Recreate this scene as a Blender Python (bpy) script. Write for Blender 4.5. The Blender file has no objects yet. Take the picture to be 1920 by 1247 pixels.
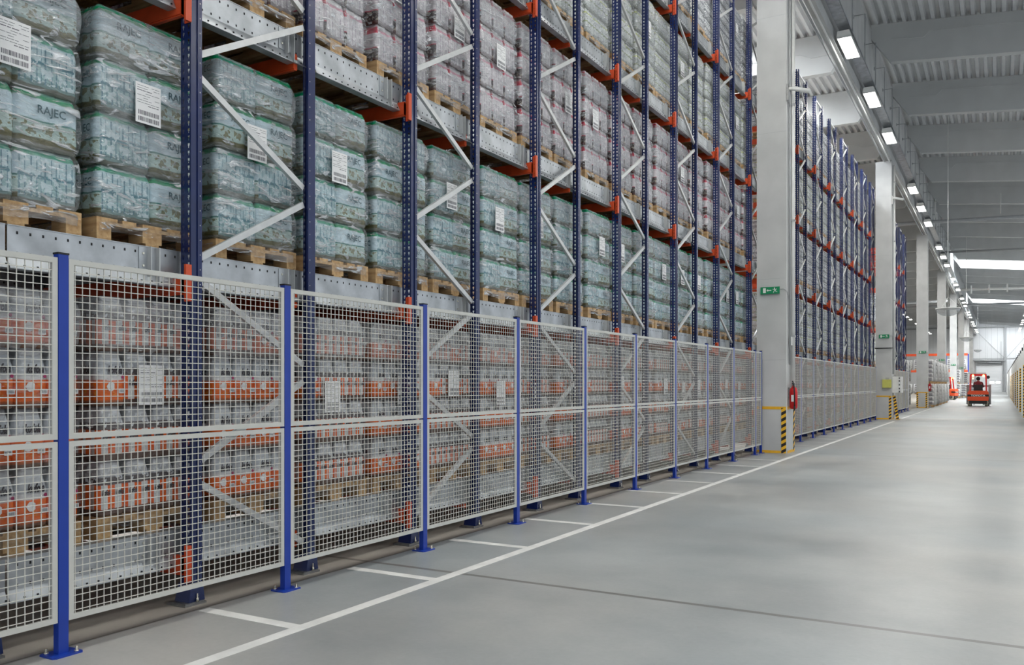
import bpy, math, random
from mathutils import Vector, Matrix, noise
R = math.radians
random.seed(7)
SC = bpy.context.scene
COL = SC.collection

# ------------------------------------------------------------------ camera
IW, IH = 1920.0, 1247.0
F_PX, XV, YV, CAM_H = 1600.0, 1876.0, 720.5, 1.48
YAW = math.atan((XV - IW / 2) / F_PX)
cam_d = bpy.data.cameras.new('camera')
cam_d.sensor_width = 36.0
cam_d.lens = F_PX / IW * 36.0
cam_d.shift_y = (YV - IH / 2) / IW
cam_d.clip_end = 600
cam_d.clip_start = 0.05
cam = bpy.data.objects.new('camera', cam_d)
COL.objects.link(cam)
cam.location = (0, 0, CAM_H)
cam.rotation_euler = (R(90), 0, YAW)
SC.camera = cam

# ------------------------------------------------------------------ world and exposure
world = bpy.data.worlds.new('world')
SC.world = world
world.use_nodes = True
bg = world.node_tree.nodes['Background']
bg.inputs[0].default_value = (0.86, 0.93, 1.0, 1)
bg.inputs[1].default_value = 0.60
SC.view_settings.view_transform = 'Standard'
SC.view_settings.look = 'None'
SC.view_settings.gamma = 1
SC.view_settings.use_curve_mapping = False
SC.view_settings.exposure = 0.35
LAMP_E = 75.0
SKY_E = 20.0
cy = SC.cycles
cy.use_denoising = True
cy.max_bounces = 7
cy.diffuse_bounces = 4
cy.glossy_bounces = 3
cy.transmission_bounces = 3
cy.transparent_max_bounces = 10
cy.use_adaptive_sampling = True
cy.adaptive_threshold = 0.02
cy.sample_clamp_indirect = 3.0
cy.sample_clamp_direct = 12.0
cy.caustics_reflective = False
cy.caustics_refractive = False


def proj(p):
    dx, dy, dz = p[0], p[1], p[2] - CAM_H
    d = dy * math.cos(YAW) - dx * math.sin(YAW)
    if d < 0.2:
        return None
    r = dx * math.cos(YAW) + dy * math.sin(YAW)
    return (IW / 2 + F_PX * r / d, YV - F_PX * dz / d, d)


def in_view(x0, x1, y0, y1, z0, z1, m=120):
    us, vs = [], []
    for x in (x0, x1):
        for y in (y0, y1):
            for z in (z0, z1):
                q = proj((x, y, z))
                if q is None:
                    continue
                us.append(q[0]); vs.append(q[1])
    if not us:
        return False
    return max(us) > -m and min(us) < IW + m and max(vs) > -m and min(vs) < IH + m


# ------------------------------------------------------------------ materials
def nodes(name):
    m = bpy.data.materials.new(name)
    m.use_nodes = True
    nt = m.node_tree
    return m, nt, nt.nodes['Principled BSDF'], nt.nodes['Material Output']


def col4(c):
    return (c[0], c[1], c[2], 1)


def mat(name, c, rough=0.5, metal=0.0, var=0.0, scale=4.0, bump=0.0, spec=0.5, c2=None, stretch=(1, 1, 1)):
    m, nt, b, out = nodes(name)
    b.inputs['Roughness'].default_value = rough
    b.inputs['Metallic'].default_value = metal
    b.inputs['Specular IOR Level'].default_value = spec
    tc = nt.nodes.new('ShaderNodeTexCoord')
    mp = nt.nodes.new('ShaderNodeMapping')
    mp.inputs['Scale'].default_value = stretch
    nt.links.new(tc.outputs['Object'], mp.inputs['Vector'])
    nz = nt.nodes.new('ShaderNodeTexNoise')
    nz.inputs['Scale'].default_value = scale
    nz.inputs['Detail'].default_value = 5
    nt.links.new(mp.outputs[0], nz.inputs['Vector'])
    rp = nt.nodes.new('ShaderNodeValToRGB')
    if c2 is None:
        c2 = tuple(max(0, x * (1 - var)) for x in c)
    rp.color_ramp.elements[0].position = 0.3
    rp.color_ramp.elements[0].color = col4(c2)
    rp.color_ramp.elements[1].position = 0.7
    rp.color_ramp.elements[1].color = col4(c)
    nt.links.new(nz.outputs[0], rp.inputs[0])
    nt.links.new(rp.outputs[0], b.inputs['Base Color'])
    if bump:
        bp = nt.nodes.new('ShaderNodeBump')
        bp.inputs['Strength'].default_value = bump
        bp.inputs['Distance'].default_value = 0.02
        nt.links.new(nz.outputs[0], bp.inputs['Height'])
        nt.links.new(bp.outputs[0], b.inputs['Normal'])
    return m


def emit(name, c, s):
    m, nt, b, out = nodes(name)
    b.inputs['Base Color'].default_value = col4(c)
    b.inputs['Emission Color'].default_value = col4(c)
    b.inputs['Emission Strength'].default_value = s
    return m


M = {}
M['blue'] = mat('rack_blue_paint', (0.008, 0.020, 0.105), 0.25, 0, 0.25, 6, 0, 0.6)
M['blue2'] = mat('fence_blue_paint', (0.008, 0.045, 0.36), 0.35, 0, 0.1, 8)
M['orange'] = mat('beam_orange_paint', (0.72, 0.085, 0.02), 0.4, 0, 0.2, 8)
M['galv'] = mat('galvanised_steel', (0.56, 0.59, 0.62), 0.36, 0.65, 0.4, 5, 0.05)
M['brace'] = mat('zinc_brace', (0.62, 0.63, 0.63), 0.38, 0.5, 0.12, 12)
M['plate'] = mat('steel_plate', (0.35, 0.35, 0.35), 0.35, 0.8, 0.3, 30)
M['bolt'] = mat('zinc_bolt', (0.85, 0.82, 0.7), 0.25, 0.9, 0.1, 40)
M['dark'] = mat('dark_hole', (0.01, 0.01, 0.012), 0.8, 0, 0.2, 20)
M['cream'] = mat('fence_cream_paint', (0.60, 0.60, 0.565), 0.45, 0, 0.06, 10)
M['wire'] = mat('fence_wire_paint', (0.66, 0.65, 0.60), 0.45, 0, 0.06, 10)
M['wood'] = mat('pallet_wood', (0.62, 0.42, 0.22), 0.7, 0, 0, 9, 0.25, 0.3, (0.36, 0.21, 0.09), (0.4, 3, 3))
M['conc'] = mat('column_concrete', (0.58, 0.585, 0.58), 0.75, 0, 0, 1.3, 0.12, 0.3, (0.47, 0.475, 0.475))
M['deck'] = mat('roof_deck_sheet', (0.80, 0.81, 0.82), 0.4, 0.1, 0.08, 3)
M['joist'] = mat('joist_concrete', (0.60, 0.61, 0.61), 0.8, 0, 0.1, 1.0, 0.05)
M['yellow'] = mat('yellow_paint', (0.85, 0.46, 0.02), 0.5, 0, 0.12, 12)
M['white'] = mat('white_paint', (0.82, 0.82, 0.80), 0.5, 0, 0.08, 6)
M['linew'] = mat('floor_line_paint', (0.80, 0.80, 0.78), 0.5, 0, 0.2, 5)
M['wall'] = mat('wall_panel_white', (0.88, 0.89, 0.90), 0.55, 0, 0.06, 0.4)
M['door'] = mat('door_panel_white', (0.92, 0.93, 0.94), 0.4, 0, 0.04, 0.6)
M['red'] = mat('red_paint', (0.62, 0.012, 0.015), 0.25, 0, 0.1, 9)
M['black'] = mat('black_rubber', (0.015, 0.015, 0.017), 0.6, 0, 0.2, 12)
M['green'] = mat('exit_green', (0.0, 0.23, 0.09), 0.4, 0, 0.05, 9)
M['fork'] = mat('forklift_orange_paint', (0.85, 0.09, 0.02), 0.35, 0, 0.1, 6)
M['grey'] = mat('grey_paint', (0.42, 0.43, 0.44), 0.5, 0, 0.1, 6)
M['tyre'] = mat('pale_tyre', (0.42, 0.38, 0.30), 0.8, 0, 0.2, 20)
M['skin'] = mat('skin', (0.55, 0.33, 0.24), 0.6, 0, 0.1, 20)
M['shirt'] = mat('dark_red_cloth', (0.16, 0.015, 0.025), 0.85, 0, 0.25, 30)
M['cap'] = mat('dark_hair', (0.02, 0.02, 0.022), 0.9, 0, 0.2, 30)
M['paper'] = mat('label_paper', (0.88, 0.88, 0.88), 0.6, 0, 0.04, 8)
M['ink'] = mat('label_ink', (0.16, 0.16, 0.18), 0.6, 0, 0.1, 20)
M['teal'] = mat('rajec_ink', (0.01, 0.075, 0.10), 0.4, 0, 0.1, 20)
M['kblack'] = mat('kofola_ink', (0.03, 0.022, 0.03), 0.4, 0, 0.1, 20)
M['magenta'] = mat('magenta_print', (0.42, 0.01, 0.12), 0.4, 0, 0.1, 20)
M['ycap'] = mat('yellow_cap', (0.75, 0.60, 0.02), 0.4, 0, 0.1, 20)
M['box_y'] = mat('yellow_green_box', (0.60, 0.60, 0.14), 0.5, 0, 0.1, 10)
M['bag'] = mat('white_bag_plastic', (0.80, 0.80, 0.80), 0.35, 0, 0.25, 7, 0.3)
M['bagd'] = mat('printed_bag_side', (0.34, 0.33, 0.36), 0.5, 0, 0.5, 14, 0.3)
M['lamp'] = emit('lamp_diffuser', (1.0, 0.985, 0.93), LAMP_E)
M['sky'] = emit('skylight_glazing', (0.93, 0.97, 1.0), SKY_E)
M['doorwin'] = emit('daylit_door_pane', (0.95, 0.98, 1.0), 3.0)
M['amber'] = emit('amber_lamp', (1.0, 0.42, 0.12), 6.0)
M['glass'] = mat('mirror_dome_acrylic', (0.6, 0.62, 0.64), 0.1, 0.5, 0.05, 3)
_nt = M['glass'].node_tree; _o = _nt.nodes['Material Output']; _b = _nt.nodes['Principled BSDF']
_t = _nt.nodes.new('ShaderNodeBsdfTransparent'); _m = _nt.nodes.new('ShaderNodeMixShader'); _m.inputs[0].default_value = 0.45
_nt.links.new(_t.outputs[0], _m.inputs[1]); _nt.links.new(_b.outputs[0], _m.inputs[2]); _nt.links.new(_m.outputs[0], _o.inputs['Surface'])


def floor_mat():
    m, nt, b, out = nodes('polished_concrete_floor')
    N = nt.nodes.new; L = nt.links.new
    geo = N('ShaderNodeNewGeometry')
    sep = N('ShaderNodeSeparateXYZ'); L(geo.outputs['Position'], sep.inputs[0])

    def math_(op, a, bb=None, cc=None):
        n = N('ShaderNodeMath'); n.operation = op
        for i, v in enumerate((a, bb, cc)):
            if v is None: continue
            if isinstance(v, (int, float)): n.inputs[i].default_value = v
            else: L(v, n.inputs[i])
        return n.outputs[0]
    n1 = N('ShaderNodeTexNoise'); n1.inputs['Scale'].default_value = 0.55; n1.inputs['Detail'].default_value = 6; n1.inputs['Roughness'].default_value = 0.62
    n2 = N('ShaderNodeTexNoise'); n2.inputs['Scale'].default_value = 30; n2.inputs['Detail'].default_value = 3
    n3 = N('ShaderNodeTexNoise'); n3.inputs['Scale'].default_value = 0.23; n3.inputs['Detail'].default_value = 3
    mp = N('ShaderNodeMapping'); mp.inputs['Scale'].default_value = (1.0, 1.0, 1.0)
    L(geo.outputs['Position'], mp.inputs[0])
    for n in (n1, n2, n3): L(mp.outputs[0], n.inputs['Vector'])
    r1 = N('ShaderNodeValToRGB')
    r1.color_ramp.elements[0].position = 0.32; r1.color_ramp.elements[0].color = (0.25, 0.268, 0.277, 1)
    r1.color_ramp.elements[1].position = 0.66; r1.color_ramp.elements[1].color = (0.43, 0.435, 0.43, 1)
    L(n1.outputs[0], r1.inputs[0])
    mx = N('ShaderNodeMix'); mx.data_type = 'RGBA'; mx.blend_type = 'MULTIPLY'; mx.inputs[0].default_value = 0.14
    L(r1.outputs[0], mx.inputs[6]); L(n2.outputs[0], mx.inputs[7])
    # cool / warm drift
    tint = N('ShaderNodeValToRGB')
    tint.color_ramp.elements[0].position = 0.35; tint.color_ramp.elements[0].color = (0.94, 1.0, 1.03, 1)
    tint.color_ramp.elements[1].position = 0.65; tint.color_ramp.elements[1].color = (1.03, 1.0, 0.965, 1)
    L(n3.outputs[0], tint.inputs[0])
    m2 = N('ShaderNodeMix'); m2.data_type = 'RGBA'; m2.blend_type = 'MULTIPLY'; m2.inputs[0].default_value = 1
    L(mx.outputs[2], m2.inputs[6]); L(tint.outputs[0], m2.inputs[7])
    # rack-zone slab, an uncoated brownish concrete
    rz = math_('LESS_THAN', sep.outputs[0], -4.575)
    m3 = N('ShaderNodeMix'); m3.data_type = 'RGBA'
    L(rz, m3.inputs[0]); L(m2.outputs[2], m3.inputs[6])
    r2 = N('ShaderNodeValToRGB')
    r2.color_ramp.elements[0].color = (0.25, 0.225, 0.195, 1); r2.color_ramp.elements[1].color = (0.40, 0.37, 0.33, 1)
    L(n1.outputs[0], r2.inputs[0]); L(r2.outputs[0], m3.inputs[7])
    # joints
    jx = math_('COMPARE', sep.outputs[0], -4.575, 0.013)
    ym = math_('MODULO', math_('ADD', sep.outputs[1], 21.45), 13.5)   # joint at y = 5.55 + 13.5k
    jy = math_('COMPARE', ym, 0.04, 0.026)
    jt = math_('MAXIMUM', jx, jy)
    m4 = N('ShaderNodeMix'); m4.data_type = 'RGBA'
    L(math_('MULTIPLY', jt, 0.72), m4.inputs[0]); L(m3.outputs[2], m4.inputs[6]); m4.inputs[7].default_value = (0.10, 0.09, 0.08, 1)
    L(m4.outputs[2], b.inputs['Base Color'])
    rr = N('ShaderNodeMapRange'); rr.inputs[3].default_value = 0.24; rr.inputs[4].default_value = 0.46
    L(n1.outputs[0], rr.inputs[0])
    ro = math_('ADD', rr.outputs[0], math_('MULTIPLY', rz, 0.3))
    L(ro, b.inputs['Roughness'])
    b.inputs['Specular IOR Level'].default_value = 0.55
    bp = N('ShaderNodeBump'); bp.inputs['Strength'].default_value = 0.03; bp.inputs['Distance'].default_value = 0.01
    return m


M['floor'] = floor_mat()


def hazard_mat():
    m, nt, b, out = nodes('hazard_stripes')
    N = nt.nodes.new; L = nt.links.new
    tc = N('ShaderNodeTexCoord'); sep = N('ShaderNodeSeparateXYZ'); L(tc.outputs['Object'], sep.inputs[0])
    a = N('ShaderNodeMath'); a.operation = 'ADD'; L(sep.outputs[0], a.inputs[0]); L(sep.outputs[1], a.inputs[1])
    s = N('ShaderNodeMath'); s.operation = 'SUBTRACT'; L(sep.outputs[2], s.inputs[0])
    k = N('ShaderNodeMath'); k.operation = 'MULTIPLY'; L(a.outputs[0], k.inputs[0]); k.inputs[1].default_value = 0.6
    L(k.outputs[0], s.inputs[1])
    md = N('ShaderNodeMath'); md.operation = 'MODULO'
    ad = N('ShaderNodeMath'); ad.operation = 'ADD'; L(s.outputs[0], ad.inputs[0]); ad.inputs[1].default_value = 20
    L(ad.outputs[0], md.inputs[0]); md.inputs[1].default_value = 0.136
    lt = N('ShaderNodeMath'); lt.operation = 'LESS_THAN'; L(md.outputs[0], lt.inputs[0]); lt.inputs[1].default_value = 0.068
    mx = N('ShaderNodeMix'); mx.data_type = 'RGBA'
    L(lt.outputs[0], mx.inputs[0]); mx.inputs[6].default_value = (0.85, 0.47, 0.02, 1); mx.inputs[7].default_value = (0.012, 0.01, 0.01, 1)
    L(mx.outputs[2], b.inputs['Base Color']); b.inputs['Roughness'].default_value = 0.5
    return m


M['hazard'] = hazard_mat()


def pack_mat(name, bands, cols=None, patch=None, patch_c=None, rough=0.22, coat=0.32, scale=9.0, bump=0.6):
    """UV.y runs bottle base to cap; bands = [(v, colour)] printed or seen in that band.
    cols=(freq, duty, v0, v1, colour): printed label columns. patch: (v0, v1, threshold)"""
    m, nt, b, out = nodes(name)
    N = nt.nodes.new; L = nt.links.new
    uv = N('ShaderNodeUVMap'); uv.uv_map = 'uv'
    sep = N('ShaderNodeSeparateXYZ'); L(uv.outputs[0], sep.inputs[0])
    tc = N('ShaderNodeTexCoord')
    nz = N('ShaderNodeTexNoise'); nz.inputs['Scale'].default_value = scale; nz.inputs['Detail'].default_value = 4
    L(tc.outputs['Object'], nz.inputs['Vector'])
    nf = N('ShaderNodeTexNoise'); nf.inputs['Scale'].default_value = scale * 4.5; nf.inputs['Detail'].default_value = 3
    L(tc.outputs['Object'], nf.inputs['Vector'])

    def ma(op, a, bb=None, cc=None):
        n = N('ShaderNodeMath'); n.operation = op
        for i, v in enumerate((a, bb, cc)):
            if v is None: continue
            if isinstance(v, (int, float)): n.inputs[i].default_value = v
            else: L(v, n.inputs[i])
        return n.outputs[0]
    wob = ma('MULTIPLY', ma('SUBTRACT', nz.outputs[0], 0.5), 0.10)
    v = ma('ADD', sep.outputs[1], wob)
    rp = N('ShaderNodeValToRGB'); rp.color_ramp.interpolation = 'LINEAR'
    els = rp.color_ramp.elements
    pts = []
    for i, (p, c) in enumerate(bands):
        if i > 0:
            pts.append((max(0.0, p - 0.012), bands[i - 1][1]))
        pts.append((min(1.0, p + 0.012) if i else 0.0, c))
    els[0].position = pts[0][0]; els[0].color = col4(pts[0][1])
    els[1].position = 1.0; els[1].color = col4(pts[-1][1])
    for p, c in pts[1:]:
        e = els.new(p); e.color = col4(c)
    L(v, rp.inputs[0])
    colr = rp.outputs[0]
    if cols:
        freq, duty, v0, v1, cc = cols
        fr = ma('FRACT', ma('MULTIPLY', sep.outputs[0], freq))
        on = ma('MULTIPLY', ma('LESS_THAN', fr, duty), ma('MULTIPLY', ma('GREATER_THAN', v, v0), ma('LESS_THAN', v, v1)))
        mx = N('ShaderNodeMix'); mx.data_type = 'RGBA'
        L(on, mx.inputs[0]); L(colr, mx.inputs[6]); mx.inputs[7].default_value = col4(cc)
        colr = mx.outputs[2]
    if patch:
        v0, v1, th = patch
        on = ma('MULTIPLY', ma('GREATER_THAN', nf.outputs[0], th), ma('MULTIPLY', ma('GREATER_THAN', v, v0), ma('LESS_THAN', v, v1)))
        mx = N('ShaderNodeMix'); mx.data_type = 'RGBA'
        L(ma('MULTIPLY', on, 0.85), mx.inputs[0]); L(colr, mx.inputs[6]); mx.inputs[7].default_value = col4(patch_c)
        colr = mx.outputs[2]
    mul = N('ShaderNodeMix'); mul.data_type = 'RGBA'; mul.blend_type = 'MULTIPLY'; mul.inputs[0].default_value = 0.28
    L(colr, mul.inputs[6]); L(nf.outputs[0], mul.inputs[7])
    L(mul.outputs[2], b.inputs['Base Color'])
    b.inputs['Roughness'].default_value = rough
    b.inputs['Coat Weight'].default_value = coat
    b.inputs['Coat Roughness'].default_value = 0.08
    st = N('ShaderNodeMapping'); st.inputs['Scale'].default_value = (1, 1, 2.4); L(tc.outputs['Object'], st.inputs[0])
    nb = N('ShaderNodeTexNoise'); nb.inputs['Scale'].default_value = 14; nb.inputs['Detail'].default_value = 5; nb.inputs['Distortion'].default_value = 1.2
    L(st.outputs[0], nb.inputs['Vector'])
    bp = N('ShaderNodeBump'); bp.inputs['Strength'].default_value = bump; bp.inputs['Distance'].default_value = 0.02
    L(nb.outputs[0], bp.inputs['Height']); L(bp.outputs[0], b.inputs['Normal']); L(bp.outputs[0], b.inputs['Coat Normal'])
    return m


CLR = (0.66, 0.70, 0.74)
M['kofA'] = pack_mat('cola_pack_wrap', [(0, (0.20, 0.10, 0.06)), (0.08, (0.55, 0.13, 0.03)), (0.12, (1.0, 0.17, 0.01)), (0.47, (0.86, 0.86, 0.86)), (0.57, CLR), (0.88, (0.50, 0.51, 0.53))],
                     patch=(0.2, 0.40, 0.60), patch_c=(0.90, 0.34, 0.03), scale=7, bump=0.3)
M['kofB'] = pack_mat('cola_pack_end_wrap', [(0, (0.15, 0.09, 0.07)), (0.14, (1.0, 0.16, 0.01)), (0.56, (0.12, 0.10, 0.10)), (0.70, (0.55, 0.57, 0.60)), (0.9, (0.66, 0.67, 0.70))],
                     cols=(10.0, 0.5, 0.14, 0.56, (0.86, 0.86, 0.85)), patch=(0.60, 0.92, 0.54), patch_c=(0.80, 0.83, 0.86), scale=7, bump=0.3)
M['raj'] = pack_mat('spring_water_pack_wrap', [(0, (0.20, 0.20, 0.16)), (0.09, (0.13, 0.12, 0.04)), (0.19, (0.50, 0.66, 0.62)), (0.47, (0.0, 0.16, 0.13)), (0.50, (0.60, 0.76, 0.84)), (0.86, (0.0, 0.30, 0.12)), (0.95, (0.12, 0.36, 0.27))],
                    patch=(0.14, 0.46, 0.565), patch_c=(0.17, 0.15, 0.04), scale=6)
M['rajc'] = pack_mat('spring_water_clear_side', [(0, (0.14, 0.15, 0.12)), (0.10, (0.22, 0.34, 0.34)), (0.2, (0.36, 0.55, 0.58)), (0.48, (0.10, 0.26, 0.32)), (0.54, (0.48, 0.67, 0.73)), (0.86, (0.04, 0.34, 0.22)), (0.94, (0.40, 0.54, 0.52))],
                     cols=(40.0, 0.22, 0.15, 0.84, (0.13, 0.27, 0.34)), patch=(0.15, 0.85, 0.54), patch_c=(0.66, 0.80, 0.84), scale=6)
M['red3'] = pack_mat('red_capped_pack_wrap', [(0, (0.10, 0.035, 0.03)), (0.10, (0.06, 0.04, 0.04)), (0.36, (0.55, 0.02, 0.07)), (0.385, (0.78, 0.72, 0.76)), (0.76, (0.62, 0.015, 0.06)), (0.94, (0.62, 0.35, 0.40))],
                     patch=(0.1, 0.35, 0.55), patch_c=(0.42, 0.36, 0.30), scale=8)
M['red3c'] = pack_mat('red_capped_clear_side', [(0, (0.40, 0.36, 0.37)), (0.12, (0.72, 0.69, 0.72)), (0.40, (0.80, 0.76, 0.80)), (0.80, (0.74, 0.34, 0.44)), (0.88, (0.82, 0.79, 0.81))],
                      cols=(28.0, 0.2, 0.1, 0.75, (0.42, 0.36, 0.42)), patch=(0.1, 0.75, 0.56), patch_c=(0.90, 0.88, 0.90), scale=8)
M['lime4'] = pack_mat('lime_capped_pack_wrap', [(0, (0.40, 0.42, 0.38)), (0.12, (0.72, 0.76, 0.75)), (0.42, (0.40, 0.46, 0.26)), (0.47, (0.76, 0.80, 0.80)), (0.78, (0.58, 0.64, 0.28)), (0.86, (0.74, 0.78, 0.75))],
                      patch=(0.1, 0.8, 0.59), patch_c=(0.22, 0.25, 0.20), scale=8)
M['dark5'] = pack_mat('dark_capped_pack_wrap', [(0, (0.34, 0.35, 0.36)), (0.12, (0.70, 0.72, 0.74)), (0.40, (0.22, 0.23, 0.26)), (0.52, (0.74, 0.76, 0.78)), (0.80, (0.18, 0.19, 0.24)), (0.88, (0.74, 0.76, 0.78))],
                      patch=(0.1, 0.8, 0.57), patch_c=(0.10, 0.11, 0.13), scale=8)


def film_mat(nm='stretch_film', HAZE=0.22, STREAK=0.8, TOPH=0.22, FRES=0.5):
    m, nt, b, out = nodes(nm)
    N = nt.nodes.new; L = nt.links.new
    nt.nodes.remove(b)
    tc = N('ShaderNodeTexCoord')
    oi = N('ShaderNodeObjectInfo')
    mp = N('ShaderNodeMapping'); mp.inputs['Scale'].default_value = (1.0, 1.0, 4.2); mp.inputs['Rotation'].default_value = (R(9), 0, 0)
    av = N('ShaderNodeVectorMath'); av.operation = 'ADD'
    sc_ = N('ShaderNodeMath'); sc_.operation = 'MULTIPLY'; sc_.inputs[1].default_value = 37.0
    L(oi.outputs['Random'], sc_.inputs[0])
    L(tc.outputs['Object'], av.inputs[0]); L(sc_.outputs[0], av.inputs[1])
    L(av.outputs[0], mp.inputs[0])
    n1 = N('ShaderNodeTexNoise'); n1.inputs['Scale'].default_value = 4.5; n1.inputs['Detail'].default_value = 5; n1.inputs['Roughness'].default_value = 0.55; n1.inputs['Distortion'].default_value = 1.6
    n2 = N('ShaderNodeTexNoise'); n2.inputs['Scale'].default_value = 2.2; n2.inputs['Detail'].default_value = 3
    L(mp.outputs[0], n1.inputs['Vector']); L(av.outputs[0], n2.inputs['Vector'])
    bp = N('ShaderNodeBump'); bp.inputs['Strength'].default_value = 1.0; bp.inputs['Distance'].default_value = 0.05
    L(n1.outputs[0], bp.inputs['Height'])
    gl = N('ShaderNodeBsdfGlossy'); gl.inputs['Color'].default_value = (0.95, 0.97, 1, 1); gl.inputs['Roughness'].default_value = 0.2
    L(bp.outputs[0], gl.inputs['Normal'])
    df = N('ShaderNodeBsdfDiffuse'); df.inputs['Color'].default_value = (0.83, 0.86, 0.88, 1)
    L(bp.outputs[0], df.inputs['Normal'])
    mg = N('ShaderNodeMixShader'); mg.inputs[0].default_value = 0.6
    L(df.outputs[0], mg.inputs[1]); L(gl.outputs[0], mg.inputs[2])
    tr = N('ShaderNodeBsdfTransparent')
    fr = N('ShaderNodeLayerWeight'); fr.inputs['Blend'].default_value = 0.35
    L(bp.outputs[0], fr.inputs['Normal'])
    hz = N('ShaderNodeMapRange'); hz.inputs[1].default_value = 0.48; hz.inputs[2].default_value = 0.68; hz.inputs[3].default_value = 0.02; hz.inputs[4].default_value = HAZE
    L(n2.outputs[0], hz.inputs[0])
    sh = N('ShaderNodeMapRange'); sh.inputs[1].default_value = 0.555; sh.inputs[2].default_value = 0.62; sh.inputs[3].default_value = 0.0; sh.inputs[4].default_value = STREAK  # white streaks painted in as glints on the film wrinkles
    L(n1.outputs[0], sh.inputs[0])
    sepz = N('ShaderNodeSeparateXYZ'); L(tc.outputs['Object'], sepz.inputs[0])
    tz = N('ShaderNodeMapRange'); tz.inputs[1].default_value = 1.0; tz.inputs[2].default_value = 1.08; tz.inputs[3].default_value = 0.0; tz.inputs[4].default_value = TOPH
    L(sepz.outputs[2], tz.inputs[0])
    f0_ = N('ShaderNodeMath'); f0_.operation = 'POWER'; L(fr.outputs['Facing'], f0_.inputs[0]); f0_.inputs[1].default_value = 2.0
    f1 = N('ShaderNodeMath'); f1.operation = 'MULTIPLY'; L(f0_.outputs[0], f1.inputs[0]); f1.inputs[1].default_value = FRES
    fa = N('ShaderNodeMath'); fa.operation = 'ADD'; L(f1.outputs[0], fa.inputs[0]); L(tz.outputs[0], fa.inputs[1])
    f2 = N('ShaderNodeMath'); f2.operation = 'ADD'; L(fa.outputs[0], f2.inputs[0]); L(hz.outputs[0], f2.inputs[1])
    f3 = N('ShaderNodeMath'); f3.operation = 'ADD'; f3.use_clamp = True; L(f2.outputs[0], f3.inputs[0]); L(sh.outputs[0], f3.inputs[1])
    f4 = N('ShaderNodeMath'); f4.operation = 'MINIMUM'; L(f3.outputs[0], f4.inputs[0]); f4.inputs[1].default_value = 0.80
    mx = N('ShaderNodeMixShader'); L(f4.outputs[0], mx.inputs[0]); L(tr.outputs[0], mx.inputs[1]); L(mg.outputs[0], mx.inputs[2])
    L(mx.outputs[0], out.inputs['Surface'])
    return m


M['film'] = film_mat()
M['filmc'] = film_mat('clear_stretch_film', 0.05, 0.14, 0.32, 0.22)


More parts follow.
